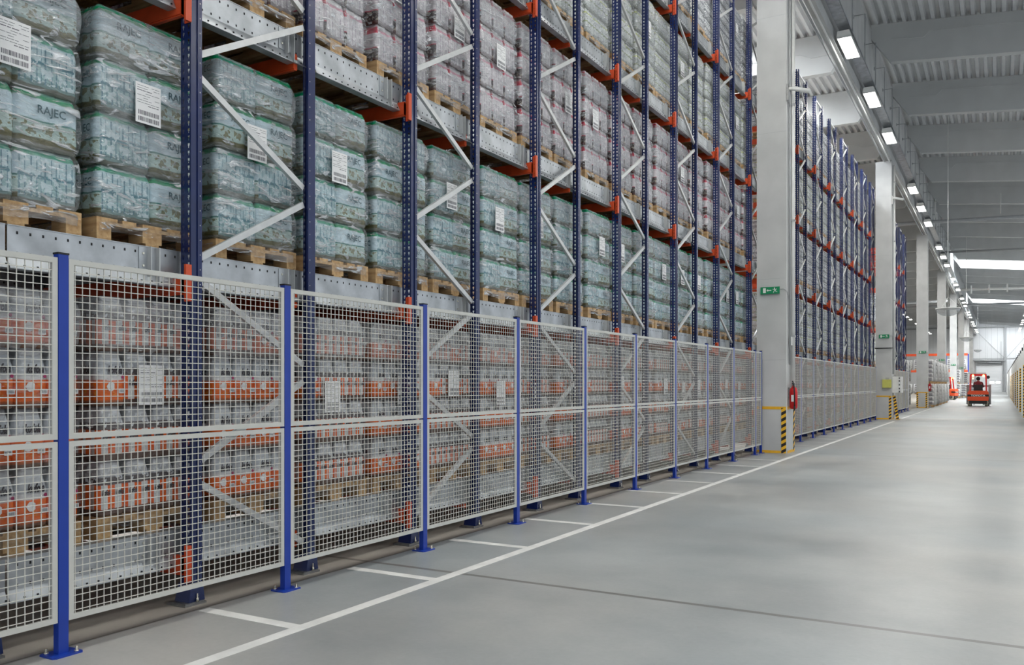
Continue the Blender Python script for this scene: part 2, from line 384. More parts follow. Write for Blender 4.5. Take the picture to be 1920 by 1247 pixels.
# ------------------------------------------------------------------ mesh builder
class MB:
    def __init__(s):
        s.v = []; s.f = []; s.m = []; s.uv = {}; s.mats = []; s.smooth = []

    def mi(s, m):
        if m not in s.mats: s.mats.append(m)
        return s.mats.index(m)

    def face(s, idx, m, sm=False):
        s.f.append(tuple(idx)); s.m.append(s.mi(m)); s.smooth.append(sm)

    def box(s, x0, x1, y0, y1, z0, z1, m):
        b = len(s.v)
        s.v += [(x0, y0, z0), (x1, y0, z0), (x1, y1, z0), (x0, y1, z0), (x0, y0, z1), (x1, y0, z1), (x1, y1, z1), (x0, y1, z1)]
        for q in ((0, 3, 2, 1), (4, 5, 6, 7), (0, 1, 5, 4), (1, 2, 6, 5), (2, 3, 7, 6), (3, 0, 4, 7)):
            s.face([b + i for i in q], m)

    def hexa(s, pts, m):
        """8 corners ordered like box"""
        b = len(s.v); s.v += [tuple(p) for p in pts]
        for q in ((0, 3, 2, 1), (4, 5, 6, 7), (0, 1, 5, 4), (1, 2, 6, 5), (2, 3, 7, 6), (3, 0, 4, 7)):
            s.face([b + i for i in q], m)

    def bar(s, p, q, w, h, m, up=(1, 0, 0)):
        """box bar from p to q; w along up axis, h across"""
        p = Vector(p); q = Vector(q); d = (q - p).normalized(); u = Vector(up)
        u = (u - d * u.dot(d)).normalized(); w2 = d.cross(u).normalized()
        pts = []
        for e in (p, q):
            for a, bb in ((-1, -1), (1, -1), (1, 1), (-1, 1)):
                pts.append(e + u * a * w / 2 + w2 * bb * h / 2)
        s.hexa(pts, m)

    def tube(s, pts, r, m, n=8, caps=True):
        pts = [Vector(p) for p in pts]; rings = []
        prev = None
        for i, p in enumerate(pts):
            d = (pts[min(i + 1, len(pts) - 1)] - pts[max(i - 1, 0)]).normalized()
            a = Vector((0, 0, 1)) if abs(d.z) < 0.9 else Vector((1, 0, 0))
            if prev is not None: a = prev
            u = (a - d * a.dot(d)).normalized(); prev = u; w = d.cross(u)
            b = len(s.v); rr = r[i] if isinstance(r, (list, tuple)) else r
            for k in range(n):
                t = 2 * math.pi * k / n
                s.v.append(tuple(p + u * rr * math.cos(t) + w * rr * math.sin(t)))
            rings.append(b)
        for a, b in zip(rings, rings[1:]):
            for k in range(n):
                s.face([a + k, a + (k + 1) % n, b + (k + 1) % n, b + k], m, True)
        if caps:
            s.face([rings[0] + k for k in range(n)][::-1], m); s.face([rings[-1] + k for k in range(n)], m)

    def lathe(s, prof, c, m, n=16, axis='z', mats=None):
        """prof=[(r,h)]"""
        rings = []
        for r, h in prof:
            b = len(s.v)
            for k in range(n):
                t = 2 * math.pi * k / n; x, y = r * math.cos(t), r * math.sin(t)
                if axis == 'z': s.v.append((c[0] + x, c[1] + y, c[2] + h))
                elif axis == 'x': s.v.append((c[0] + h, c[1] + x, c[2] + y))
                else: s.v.append((c[0] + x, c[1] + h, c[2] + y))
            rings.append(b)
        for i, (a, b) in enumerate(zip(rings, rings[1:])):
            mm = mats[i] if mats else m
            for k in range(n):
                s.face([a + k, a + (k + 1) % n, b + (k + 1) % n, b + k], mm, True)
        s.face([rings[0] + k for k in range(n)][::-1], mats[0] if mats else m)
        s.face([rings[-1] + k for k in range(n)], mats[-1] if mats else m)

    def prism(s, poly, m, y0, y1, axis='y'):
        """poly of (a,b); axis y: (x,z) extruded along y; axis x: (y,z) along x; z: (x,y) along z"""
        n = len(poly); b = len(s.v)
        for t in (y0, y1):
            for p, q in poly:
                s.v.append((p, t, q) if axis == 'y' else ((t, p, q) if axis == 'x' else (p, q, t)))
        s.face([b + i for i in range(n)], m); s.face([b + n + i for i in range(n)][::-1], m)
        for i in range(n):
            j = (i + 1) % n
            s.face([b + i, b + n + i, b + n + j, b + j], m)

    def add(s, o, dx=0, dy=0, dz=0):
        b = len(s.v); fb = len(s.f)
        s.v += [(x + dx, y + dy, z + dz) for x, y, z in o.v]
        for k, f in enumerate(o.f):
            s.face([b + i for i in f], o.mats[o.m[k]], o.smooth[k])
            if k in o.uv: s.uv[fb + k] = o.uv[k]

    def mesh(s, name):
        me = bpy.data.meshes.new(name)
        me.from_pydata(s.v, [], s.f)
        for m in s.mats: me.materials.append(M[m])
        me.polygons.foreach_set('material_index', s.m)
        me.polygons.foreach_set('use_smooth', s.smooth)
        if s.uv:
            ul = me.uv_layers.new(name='uv'); li = 0
            for k, f in enumerate(s.f):
                u = s.uv.get(k)
                for j in range(len(f)):
                    if u: ul.data[li].uv = u[j]
                    li += 1
        me.update()
        return me


def obj(name, me, parent=None, loc=(0, 0, 0), rz=0.0, label=None, cat=None, group=None, kind=None):
    o = bpy.data.objects.new(name, me)
    COL.objects.link(o)
    o.location = loc
    if rz: o.rotation_euler = (0, 0, rz)
    if parent: o.parent = parent
    if label: o['label'] = label
    if cat: o['category'] = cat
    if group: o['group'] = group
    if kind: o['kind'] = kind
    return o


def tree(o, loc, rz=0.0, label=None, group=None):
    c = o.copy(); COL.objects.link(c); c.location = loc; c.rotation_euler = (0, 0, rz)
    if label: c['label'] = label
    if group: c['group'] = group
    for ch in list(o.children):
        d = ch.copy(); COL.objects.link(d); d.parent = c
        for g in list(ch.children):
            e = g.copy(); COL.objects.link(e); e.parent = d
    return c


_nth = ['first', 'second', 'third', 'fourth', 'fifth', 'sixth', 'seventh', 'eighth', 'ninth', 'tenth', 'eleventh', 'twelfth', 'thirteenth', 'fourteenth',
        'fifteenth', 'sixteenth', 'seventeenth', 'eighteenth', 'nineteenth', 'twentieth', 'twenty-first', 'twenty-second', 'twenty-third', 'twenty-fourth', 'twenty-fifth']


def nth(i):
    return _nth[i] if i < len(_nth) else 'number %d' % (i + 1)


def text_geo(body, size, shear=0.0, bold=0.0, sx=1.0):
    cu = bpy.data.curves.new('t', 'FONT'); cu.body = body; cu.size = size; cu.shear = shear; cu.offset = bold
    cu.align_x = 'CENTER'; cu.resolution_u = 2
    o = bpy.data.objects.new('t', cu); COL.objects.link(o)
    bpy.context.view_layer.update()
    dg = bpy.context.evaluated_depsgraph_get()
    me = o.evaluated_get(dg).to_mesh()
    vs = [(v.co.x * sx, v.co.y) for v in me.vertices]
    fs = [tuple(p.vertices) for p in me.polygons]
    o.evaluated_get(dg).to_mesh_clear()
    bpy.data.objects.remove(o); bpy.data.curves.remove(cu)
    return vs, fs


T_RAJEC = text_geo('RAJEC', 0.062, 0.0, 0.0008, 0.92)
T_KOF = text_geo('kofola', 0.068, 0.25, 0.0032, 0.60)
T_TOY = text_geo('TOYOTA', 0.17, 0.0, 0.006, 1.2)


def put_text(mb, T, fn, m):
    b = len(mb.v)
    mb.v += [tuple(fn(x, y)) for x, y in T[0]]
    for f in T[1]: mb.face([b + i for i in f], m)


# ------------------------------------------------------------------ setting
CSP, CY0 = 20.3, 18.75            # column spacing, first column front face
JY = [19.1 + 6.77 * k for k in range(-5, 25)]
END_Y = 187.0
mb = MB(); mb.box(-30, 14, -12, END_Y, -0.2, 0, 'floor')
obj('floor', mb.mesh('floor'), kind='structure')


def trap_profile():
    return [(0.0, 0.0), (0.06, 0.0), (0.11, 0.16), (0.24, 0.16), (0.29, 0.0)]


def deck(x0, x1, zfun, y0, y1, holes=()):
    """corrugated roof sheet with ribs running along Y, profile across X"""
    mb = MB(); pts = []; x = x0; P = 0.30
    while x < x1:
        for u, w in ((0.0, 0.0), (0.055, 0.0), (0.095, 0.15), (0.205, 0.15), (0.245, 0.0)):
            if x + u <= x1: pts.append((x + u, zfun(x + u) + w))
        x += P
    segs = []
    cur = y0
    for (hy0, hy1, hx0, hx1) in holes:
        segs.append((cur, hy0, None)); segs.append((hy0, hy1, (hx0, hx1))); cur = hy1
    segs.append((cur, y1, None))
    for a, b, h in segs:
        for (p, q) in zip(pts, pts[1:]):
            if h and p[0] > h[0] and q[0] < h[1]: continue
            i = len(mb.v)
            t = 0.012
            mb.v += [(p[0], a, p[1]), (q[0], a, q[1]), (q[0], b, q[1]), (p[0], b, p[1]),
                     (p[0], a, p[1] + t), (q[0], a, q[1] + t), (q[0], b, q[1] + t), (p[0], b, p[1] + t)]
            for f in ((0, 3, 2, 1), (4, 5, 6, 7)):
                mb.face([i + k for k in f], 'deck')
    return mb


ZD = 14.2
zr = lambda x: ZD - 0.10 * (x + 4.15)
zl = lambda x: ZD
SKY_R = [(86.9, 92.9, -2.6, 9.0), (127.5, 133.4, -2.6, 9.0), (181.2, 183.0, -2.6, 9.0)]  # last opening is an added glow that brightens the end wall
SKY_L = [(26.6, 31.8, -18.0, -8.6), (33.3, 38.6, -18.0, -8.6), (6.0, 11.0, -18.0, -9.0)]
SKY_L.sort()
mb = deck(-4.1, 14, zr, -12, END_Y, SKY_R)
mb.add(deck(-30, -4.1, zl, -12, END_Y, SKY_L))
obj('ceiling', mb.mesh('ceiling'), kind='structure')
mb = MB(); mb.box(-30, 14, -12, END_Y, 14.42, 14.5, 'grey')
# roof insulation slab above the sheet, with the same openings for skylights
mb = MB()
for sx0, sx1, holes in ((-30, -4.1, SKY_L), (-4.1, 14, SKY_R)):
    cur = -12
    zz = lambda x: (ZD if x <= -4.1 and sx1 <= -4.1 else zr(x)) + 0.2
    def slab(a, b, c, d):
        mb.hexa([(a, c, zz(a)), (b, c, zz(b)), (b, d, zz(b)), (a, d, zz(a)), (a, c, zz(a) + .1), (b, c, zz(b) + .1), (b, d, zz(b) + .1), (a, d, zz(a) + .1)], 'grey')
    for h in holes:
        slab(sx0, sx1, cur, h[0]); slab(sx0, h[2], h[0], h[1]); slab(h[3], sx1, h[0], h[1]); cur = h[1]
    slab(sx0, sx1, cur, END_Y)
obj('roof_slab', mb.mesh('roof_slab'), kind='structure')
n = 0
SKY_L.sort(); SKY_R.sort()
for hs, zf in ((SKY_R, zr), (SKY_L, zl)):
    for (a, b, x0, x1) in hs:
        n += 1
        mb = MB(); za, zb = zf(x0), zf(x1); k = 0.5
        mb.hexa([(x0, a, za + k), (x1, a, zb + k), (x1, b, zb + k), (x0, b, za + k), (x0, a, za + k + .04), (x1, a, zb + k + .04), (x1, b, zb + k + .04), (x0, b, za + k + .04)], 'sky')
        # kerb
        for (p, q, r_, s_) in ((x0 - .06, x0, a, b), (x1, x1 + .06, a, b)):
            z_ = zf(p); mb.box(p, q, r_, s_, z_ - 0.02, z_ + k, 'white')
        for (r_, s_) in ((a - .06, a), (b, b + .06)):
            mb.hexa([(x0, r_, za - .02), (x1, r_, zb - .02), (x1, s_, zb - .02), (x0, s_, za - .02), (x0, r_, za + k), (x1, r_, zb + k), (x1, s_, zb + k), (x0, s_, za + k)], 'white')
        obj('window_%d' % n, mb.mesh('skylight'), kind='structure')

# transverse joists with tapered ends, one each side of the girder
def joist(side):
    mb = MB(); w = 0.16
    if side > 0:
        xs = [(-3.96, 13.66), (-3.34, 12.76 - 0.0)]
        top = lambda x: zr(x) - 0.01
        x_end = 14.0
        poly = [(-3.96, top(-3.96)), (-3.96, 13.66), (-3.34, 12.76), (x_end, 12.76 - 0.1 * (x_end + 3.34)), (x_end, top(x_end))]
    else:
        poly = [(-4.16, ZD - 0.01), (-4.16, 13.9), (-4.75, 13.66), (-5.33, 12.76), (-30, 12.76), (-30, ZD - 0.01)]
    mb.prism(poly, 'joist', -w, w)
    # raised outline moulding on the aisle-side face
    if side > 0:
        pl = [(-3.3, 13.55), (-2.3, 13.42), (-2.1, 13.62), (14, 12.02)]
    else:
        pl = [(-30, 13.6), (-6.4, 13.6), (-6.0, 13.4), (-5.0, 13.42)]
    for p, q in zip(pl, pl[1:]):
        for sy in (-1, 1):
            mb.bar((p[0], sy * (w + 0.01), p[1]), (q[0], sy * (w + 0.01), q[1]), 0.02, 0.04, 'joist', up=(0, 1, 0))
    return mb.mesh('ceiling_joist')


jm = {1: joist(1), -1: joist(-1)}
for y in JY:
    for sd in (1, -1):
        if y < 8: continue
        obj('ceiling_joist', jm[sd], loc=(0, y, 0), kind='structure')
mb = MB(); mb.box(-4.16, -3.96, -12, END_Y, 10.98, 13.95, 'conc')
# ledge along the bottom
mb.box(-4.20, -3.96, -12, END_Y, 10.90, 10.98, 'conc')
obj('ceiling_girder', mb.mesh('ceiling_girder'), kind='structure')

# end wall with dock door and bracing
mb = MB()
mb.box(-30, -4.1, END_Y, END_Y + 0.2, 0, 14.5, 'wall'); mb.box(0.35, 14, END_Y, END_Y + 0.2, 0, 14.5, 'wall')
mb.box(-4.1, 0.35, END_Y, END_Y + 0.2, 5.9, 14.5, 'wall')
for k in range(44):
    x = -29.5 + k
    if -4.2 < x < 0.4: mb.box(x, x + 0.02, END_Y - 0.012, END_Y, 6.2, 14, 'grey')
    else: mb.box(x, x + 0.02, END_Y - 0.012, END_Y, 0, 14, 'grey')
obj('wall_back', mb.mesh('wall_back'), kind='structure')
mb = MB()
for z in (2.9, 6.35):
    mb.box(-8, 6, END_Y - 0.1, END_Y - 0.02, z, z + 0.08, 'grey') if z > 6 else None
mb.box(0.62, 0.98, END_Y - 0.3, END_Y - 0.02, 0, 12.3, 'grey')
mb.box(0.05, 0.12, END_Y - 0.3, END_Y - 0.2, 6, 9.6, 'grey')
mb.bar((-4.5, END_Y - 0.08, 12.2), (0.7, END_Y - 0.08, 6.4), 0.03, 0.05, 'grey', up=(0, 1, 0))
mb.bar((5.5, END_Y - 0.08, 12.2), (0.9, END_Y - 0.08, 6.4), 0.03, 0.05, 'grey', up=(0, 1, 0))
mb.box(-30, 14, END_Y - 0.3, END_Y - 0.02, 12.3, 12.55, 'grey')
obj('trim_1', mb.mesh('wall_steelwork'), kind='structure')
d = obj('door_1', None, loc=(0, 0, 0), kind='structure')
mb = MB()
for k in range(9):
    z = k * 0.56
    mb.box(-4.05, 0.3, END_Y - 0.02, END_Y + 0.03, z + 0.01, z + 0.555, 'door')
mb.box(-4.05, 0.3, END_Y - 0.01, END_Y + 0.04, 5.04, 5.9, 'grey')
obj('door_panel', mb.mesh('door_panel'), d)
mb = MB()
mb.box(-4.2, -4.05, END_Y - 0.25, END_Y - 0.02, 0, 6.0, 'grey'); mb.box(0.3, 0.45, END_Y - 0.25, END_Y - 0.02, 0, 6.0, 'grey')
mb.box(-4.6, 0.9, END_Y - 0.5, END_Y - 0.02, 5.9, 6.15, 'grey')
mb.tube([(-3.9, END_Y - 0.35, 5.6), (0.1, END_Y - 0.35, 5.6)], 0.09, 'grey', 8)
obj('door_frame', mb.mesh('door_frame'), d)
for x in (-1.75, -0.75):
    mb = MB(); mb.box(x, x + 0.72, END_Y - 0.035, END_Y - 0.02, 1.62, 2.02, 'doorwin')
    mb.box(x - 0.04, x + 0.76, END_Y - 0.03, END_Y - 0.022, 1.58, 2.06, 'white')
    obj('door_pane', mb.mesh('door_pane'), d)
mb = MB(); mb.box(-30.2, -30, -12, END_Y, 0, 14.5, 'wall')
obj('wall_left', mb.mesh('wall_left'), kind='structure')

# painted floor lines
mb = MB(); mb.box(-3.735, -3.645, 0.5, 37.2, 0.0, 0.002, 'linew'); obj('trim_2', mb.mesh('floor_line'), kind='structure')
mb = MB(); mb.box(-3.735, -3.645, 40.4, 58.6, 0.0, 0.002, 'linew'); obj('trim_3', mb.mesh('floor_line'), kind='structure')
mb = MB(); mb.box(-4.54, -3.735, -0.045, 0.045, 0.0, 0.002, 'linew'); tick = mb.mesh('floor_tick')
tn = 4
for k in range(-1, 24):
    y = 3.86 + 1.455 * k
    if 18.4 < y < 20.2: continue
    obj('trim_%d' % tn, tick, loc=(0, y, 0), kind='structure'); tn += 1

# ------------------------------------------------------------------ columns
def haz_strip(x0, x1, y0, y1, z0, z1):
    mb = MB(); mb.box(x0, x1, y0, y1, z0, z1, 'hazard'); return mb.mesh('hazard_tape')


def exit_sign():
    """origin centre of back; faces -Y"""
    mb = MB()
    mb.box(-0.20, 0.20, -0.045, 0, -0.075, 0.075, 'green')
    W = -0.048
    mb.box(-0.145, -0.085, W, -0.045, -0.052, 0.052, 'white')          # door leaf
    mb.box(-0.045, 0.03, W, -0.045, -0.008, 0.008, 'white')            # arrow shaft
    mb.prism([(-0.07, 0), (-0.038, 0.027), (-0.038, -0.027)], 'white', W, -0.045)
    # running figure
    mb.box(0.085, 0.105, W, -0.045, 0.034, 0.054, 'white')
    for p, q, w in (((0.097, 0.032), (0.112, -0.005), 0.02), ((0.098, 0.026), (0.07, 0.012), 0.010), ((0.07, 0.012), (0.06, 0.028), 0.010),
                    ((0.102, 0.026), (0.13, 0.014), 0.010), ((0.13, 0.014), (0.142, 0.03), 0.010), ((0.11, -0.004), (0.086, -0.02), 0.013), ((0.086, -0.02), (0.076, -0.052), 0.012),
                    ((0.113, -0.004), (0.13, -0.03), 0.013), ((0.13, -0.03), (0.155, -0.034), 0.012)):
        mb.bar((p[0], -0.0465, p[1]), (q[0], -0.0465, q[1]), 0.003, w, 'white', up=(0, 1, 0))
    return mb.mesh('exit_sign')


EXIT = exit_sign()
CW = (-4.60, -3.96)
pos_word = ['concrete column with exit sign beside the nearest fenced rack', 'second concrete column, carrying a white cabinet and yellow box',
            'third concrete column, striped on both edges, beside white bag stacks', 'fourth concrete column, standing behind the row of white bag stacks',
            'fifth concrete column, brightest face, behind the small parked forklift', 'sixth concrete column down the aisle, left of the driven forklift',
            'seventh concrete column, far beside the blue rack upright', 'eighth concrete column, last before the far wall']
for k in range(8):
    y = CY0 + CSP * k
    c = obj('concrete_column', None, loc=(0, y, 0), label=pos_word[k], cat='column', group='concrete columns along the aisle')
    mb = MB()
    ch = 0.02
    poly = [(CW[0], 0), (CW[1] - ch, 0), (CW[1], ch), (CW[1], 0.7), (CW[0], 0.7)]
    mb.prism(poly, 'conc', 0, 10.88, 'z')
    for z in (2.0, 3.75, 6.9, 9.4):
        mb.box(CW[0] + 0.01, CW[1] - 0.03, -0.002, 0, z, z + 0.006, 'grey')
    obj('shaft', mb.mesh('column_shaft'), c)
    mb = MB()
    for z0, z1 in ((0.0, 0.055), (0.94, 1.0)):
        mb.box(CW[0], CW[1] - 0.02, -0.005, 0, z0, z1, 'yellow')
        mb.box(CW[1], CW[1] + 0.005, 0.02, 0.70, z0, z1, 'yellow')
    obj('yellow_band', mb.mesh('yellow_band'), c)
    obj('hazard_tape', haz_strip(CW[1] - 0.12, CW[1] - 0.02, -0.009, -0.001, 0.0, 0.97), c)
    if k >= 2:
        obj('hazard_tape', haz_strip(CW[0], CW[0] + 0.10, -0.009, -0.001, 0.0, 0.97), c)
    obj('corner_guard', haz_strip(CW[1] + 0.004, CW[1] + 0.012, 0.62, 0.72, 0.0, 0.97), c)
    if k < 7:
        obj('exit_sign', EXIT, loc=(-4.31 if k < 1 else -4.26, y - 0.002, 3.50), label=['green exit sign on the nearest concrete column', 'green exit sign on the second concrete column', 'green exit sign on the third concrete column, above its striped edges',
            'small exit sign on the fourth concrete column', 'small exit sign on the fifth, palest concrete column', 'tiny exit sign on the sixth concrete column', 'tiny exit sign on the seventh concrete column'][k], cat='exit sign', group='exit signs on the columns')
        # conduit from sign to the side pipe
        mb = MB(); mb.tube([(-4.10, y - 0.01, 3.52), (-4.03, y - 0.012, 3.53), (-3.99, y - 0.012, 3.50), (-3.95, y + 0.02, 3.44), (-3.935, y + 0.1, 3.3)], 0.008, 'grey', 6)
        obj('sign_cable', mb.mesh('sign_cable'), label='thin grey cable running from the exit sign of the %s concrete column' % nth(k), cat='cable', group='exit sign cables')
# downpipe and conduits on column sides
def add_thing(name, mb, label, cat, group=None, loc=(0, 0, 0)):
    return obj(name, mb.mesh(name), loc=loc, label=label, cat=cat, group=group)


for k, lab in ((0, 'white downpipe fixed to the side of the nearest concrete column'), (1, 'white downpipe fixed to the side of the second concrete column')):
    y = CY0 + CSP * k
    mb = MB(); mb.tube([(-3.90, y + 0.30, 1.0 if k == 0 else 1.9), (-3.90, y + 0.30, 10.7)], 0.045, 'white', 10)
    mb.tube([(-3.925, y + 0.12, 1.9), (-3.925, y + 0.12, 10.7)], 0.02, 'grey', 8)
    for z in (2.5, 5, 7.5, 10): mb.box(-3.96, -3.85, y + 0.24, y + 0.36, z, z + 0.04, 'grey')
    add_thing('downpipe', mb, lab, 'pipe', 'downpipes on the columns')
mb = MB(); y = CY0
mb.box(-3.955, -3.90, y + 0.14, y + 0.30, 2.32, 2.5, 'white')
add_thing('junction_box', mb, 'small white junction box on the side of the nearest concrete column', 'junction box')
for k in (0, 1):
    y = CY0 + CSP * k; z = (7.8, 9.3)[k]
    mb = MB(); mb.tube([(-3.96, y + 0.05, z), (-3.84, y + 0.05, z), (-3.55, y + 0.25, z - 0.05)], 0.05, 'white', 10)
    mb.box(-3.97, -3.93, y - 0.02, y + 0.12, z - 0.25, z + 0.1, 'plate')
    mb.tube([(-3.94, y + 0.03, z), (-3.94, y + 0.03, z - 0.3)], 0.025, 'grey', 8)
    add_thing('security_camera', mb, 'white security camera bracketed high on the %s concrete column' % ('nearest', 'second')[k], 'camera', 'security cameras on the columns')
# cross pipe on second column
mb = MB(); mb.tube([(-4.62, CY0 + CSP - 0.06, 3.0), (-3.92, CY0 + CSP - 0.06, 3.0)], 0.02, 'black', 8)
add_thing('barrier_bar', mb, 'dark thin bar across the face of the second concrete column below its exit sign', 'bar')
mb = MB(); y = CY0 + CSP; mb.box(-4.32, -3.975, y - 0.14, y, 1.33, 1.68, 'box_y'); mb.box(-4.2, -4.06, y - 0.1, y - 0.06, 1.68, 1.76, 'grey')
add_thing('first_aid_box', mb, 'yellow-green wall box on the face of the second concrete column', 'box')
c = obj('electric_cabinet', None, loc=(0, CY0 + CSP, 0), label='white wall cabinet hung on the side of the second concrete column', cat='cabinet')
mb = MB(); mb.box(-3.955, -3.60, 0.05, 0.75, 1.12, 1.80, 'white'); mb.box(-3.94, -3.62, 0.035, 0.05, 1.14, 1.78, 'white'); obj('body', mb.mesh('cabinet_body'), c)
mb = MB(); mb.box(-3.70, -3.66, 0.025, 0.03, 1.14, 1.78, 'paper')
for z in (1.14, 1.26, 1.42, 1.58, 1.7): mb.box(-3.70, -3.66, 0.025, 0.035, z, z + 0.07, 'black')
obj('warning_strip', mb.mesh('warning_strip'), c)
c = obj('leaning_guard', None, loc=(0, CY0 + CSP, 0), label='narrow black and yellow striped guard leaning out at the foot of the second column', cat='guard')
mb = MB(); mb.hexa([(-3.82, 0.16, 0), (-3.70, 0.16, 0), (-3.70, 0.18, 0), (-3.82, 0.18, 0), (-3.95, 0.16, 1.0), (-3.84, 0.16, 1.0), (-3.84, 0.18, 1.0), (-3.95, 0.18, 1.0)], 'hazard'); obj('striped_board', mb.mesh('striped_board'), c)
mb = MB(); mb.box(-3.86, -3.66, 0.11, 0.23, 0, 0.02, 'yellow'); obj('foot', mb.mesh('foot'), c)


def extinguisher():
    e = obj('fire_extinguisher', None, label='red fire extinguisher on the side of the nearest concrete column', cat='fire extinguisher', group='fire extinguishers on the columns')
    mb = MB(); mb.lathe([(0.055, 0.0), (0.083, 0.03), (0.085, 0.36), (0.07, 0.44), (0.03, 0.475), (0.026, 0.50)], (0, 0, 0), 'red', 18); obj('cylinder_body', mb.mesh('extinguisher_body'), e)
    mb = MB(); mb.lathe([(0.022, 0.49), (0.022, 0.54)], (0, 0, 0), 'black', 10); mb.box(-0.015, 0.015, -0.10, 0.03, 0.535, 0.555, 'black'); mb.bar((0, -0.02, 0.55), (0, -0.10, 0.60), 0.02, 0.01, 'black'); obj('valve', mb.mesh('valve'), e)
    mb = MB(); mb.tube([(0.0, -0.03, 0.52), (0.03, -0.10, 0.50), (0.04, -0.105, 0.38), (0.04, -0.10, 0.15), (0.04, -0.10, 0.05)], 0.013, 'black', 8); mb.lathe([(0.014, -0.03), (0.022, 0.06)], (0.04, -0.10, 0.0), 'black', 10); obj('hose', mb.mesh('hose'), e)
    mb = MB(); mb.box(-0.03, 0.03, -0.087, -0.083, 0.16, 0.30, 'paper'); obj('instruction_label', mb.mesh('instruction_label'), e)
    mb = MB(); mb.box(-0.11, -0.08, -0.03, 0.03, 0.2, 0.46, 'plate'); obj('wall_bracket', mb.mesh('wall_bracket'), e)
    return e


ex = extinguisher(); ex.location = (-3.85, CY0 + 0.12, 0.95)
tree(ex, (-3.85, CY0 + 2 * CSP + 0.12, 1.05), 0, 'red fire extinguisher on the third concrete column beside the bag stacks')
tree(ex, (-3.85, CY0 + 5 * CSP + 0.12, 1.05), 0, 'far red fire extinguisher on the sixth concrete column')

# ------------------------------------------------------------------ rack steelwork
LV = [0.50, 2.38, 4.25, 6.125, 8.0]
TOP = 9.95
FD = 1.11                     # frame depth


def upright_mesh(front=True):
    """perforated omega upright; web at local y=0, flanges to +y (front) ; width along x centred; origin base"""
    mb = MB(); w = 0.10; t = 0.004; dpt = 0.085
    s = 1 if front else -1
    def bx(x0, x1, y0, y1, z0, z1, m='blue'):
        a, b = (y0 * s, y1 * s) if s > 0 else (y1 * s, y0 * s)
        mb.box(x0, x1, a, b, z0, z1, m)
    cols_ = [(-0.05, -0.036), (-0.016, 0.016), (0.036, 0.05)]
    for a, b in cols_: bx(a, b, 0, t, 0, TOP)
    z = 0.0
    nrow = int(TOP / 0.05)
    for k in range(nrow):
        z = k * 0.05
        for a, b in ((-0.036, -0.016), (0.016, 0.036)):
            bx(a, b, 0, t, z, z + 0.018)
            bx(a, a + 0.005, 0, t, z + 0.018, z + 0.032)
            bx(b - 0.005, b, 0, t, z + 0.018, z + 0.032)
    # flanges with a rounded step and returns
    for sx in (-1, 1):
        x0, x1 = sorted((sx * 0.05, sx * (0.05 - t)))
        bx(x0, x1, 0, 0.05 if sx > 0 else 0.03, 0, TOP)
        if sx < 0: continue
        x2, x3 = sorted((sx * 0.058, sx * 0.046))
        bx(x2, x3, 0.05, 0.054, 0, TOP)
        x0, x1 = sorted((sx * 0.058, sx * (0.058 - t)))
        bx(x0, x1, 0.05, dpt, 0, TOP)
        x0, x1 = sorted((sx * 0.058, sx * 0.040))
        bx(x0, x1, dpt - t, dpt, 0, TOP)
    # side bolt dots
    for k in range(0, int(TOP / 0.1)):
        z = 0.05 + k * 0.1
        y0, y1 = (0.066, 0.072) if s > 0 else (-0.072, -0.066)
        mb.box(0.0575, 0.0595, y0, y1, z, z + 0.008, 'galv')
    return mb.mesh('upright')


UP_F, UP_B = upright_mesh(True), upright_mesh(False)


def brace_mesh(y0, z0, y1, z1):
    mb = MB()
    # C-channel brace: web faces aisle (+X)
    p = Vector((0.0, y0, z0)); q = Vector((0.0, y1, z1)); d = (q - p).normalized(); nrm = d.cross(Vector((1, 0, 0))).normalized()
    w = 0.045
    mb.bar((0.022, y0, z0), (0.022, y1, z1), 0.003, w, 'brace', up=(1, 0, 0))
    for sg in (-1, 1):
        off = nrm * sg * (w / 2 - 0.0015)
        mb.bar((p + off + Vector((0.008, 0, 0))), (q + off + Vector((0.008, 0, 0))), 0.028, 0.003, 'brace', up=(1, 0, 0))
    return mb.mesh('brace')


def foot_mesh():
    mb = MB()
    mb.box(-0.10, 0.085, -0.075, 0.10, 0, 0.012, 'plate')
    mb.box(-0.09, 0.075, -0.065, 0.09, 0.012, 0.020, 'plate')
    mb.hexa([(-0.075, -0.03, 0.02), (0.068, -0.03, 0.02), (0.068, 0.10, 0.02), (-0.075, 0.10, 0.02), (-0.064, -0.008, 0.14), (0.064, -0.008, 0.14), (0.064, 0.088, 0.14), (-0.064, 0.088, 0.14)], 'blue')
    return mb.mesh('foot_plate')


FOOT = foot_mesh()
_m = MB(); _m.lathe([(0.010, 0.02), (0.010, 0.045), (0.005, 0.047), (0.005, 0.075)], (0, 0, 0), 'bolt', 8); ABOLT = _m.mesh('anchor_bolt')
BR = {}
for typ in (0, 1):
    lst = []
    # node heights on the two uprights
    a0, b0 = (0.88, 0.18) if typ == 0 else (0.18, 0.88)
    Ls = [a0 + 1.385 * k for k in range(8)]; Rs = [b0 + 1.385 * k for k in range(8)]
    nodesz = sorted([(z, 0) for z in Ls] + [(z, 1) for z in Rs])
    for (z1, s1), (z2, s2) in zip(nodesz, nodesz[1:]):
        if z2 > TOP: break
        y1 = 0.075 if s1 == 0 else FD - 0.02; y2 = 0.075 if s2 == 0 else FD - 0.02
        lst.append(brace_mesh(y1, z1 + 0.065, y2, z2 - 0.065))
    lst.append(brace_mesh(0.075, TOP - 0.06, FD - 0.02, TOP - 0.06))
    BR[typ] = lst
XF = -4.76                       # centre line of the front uprights


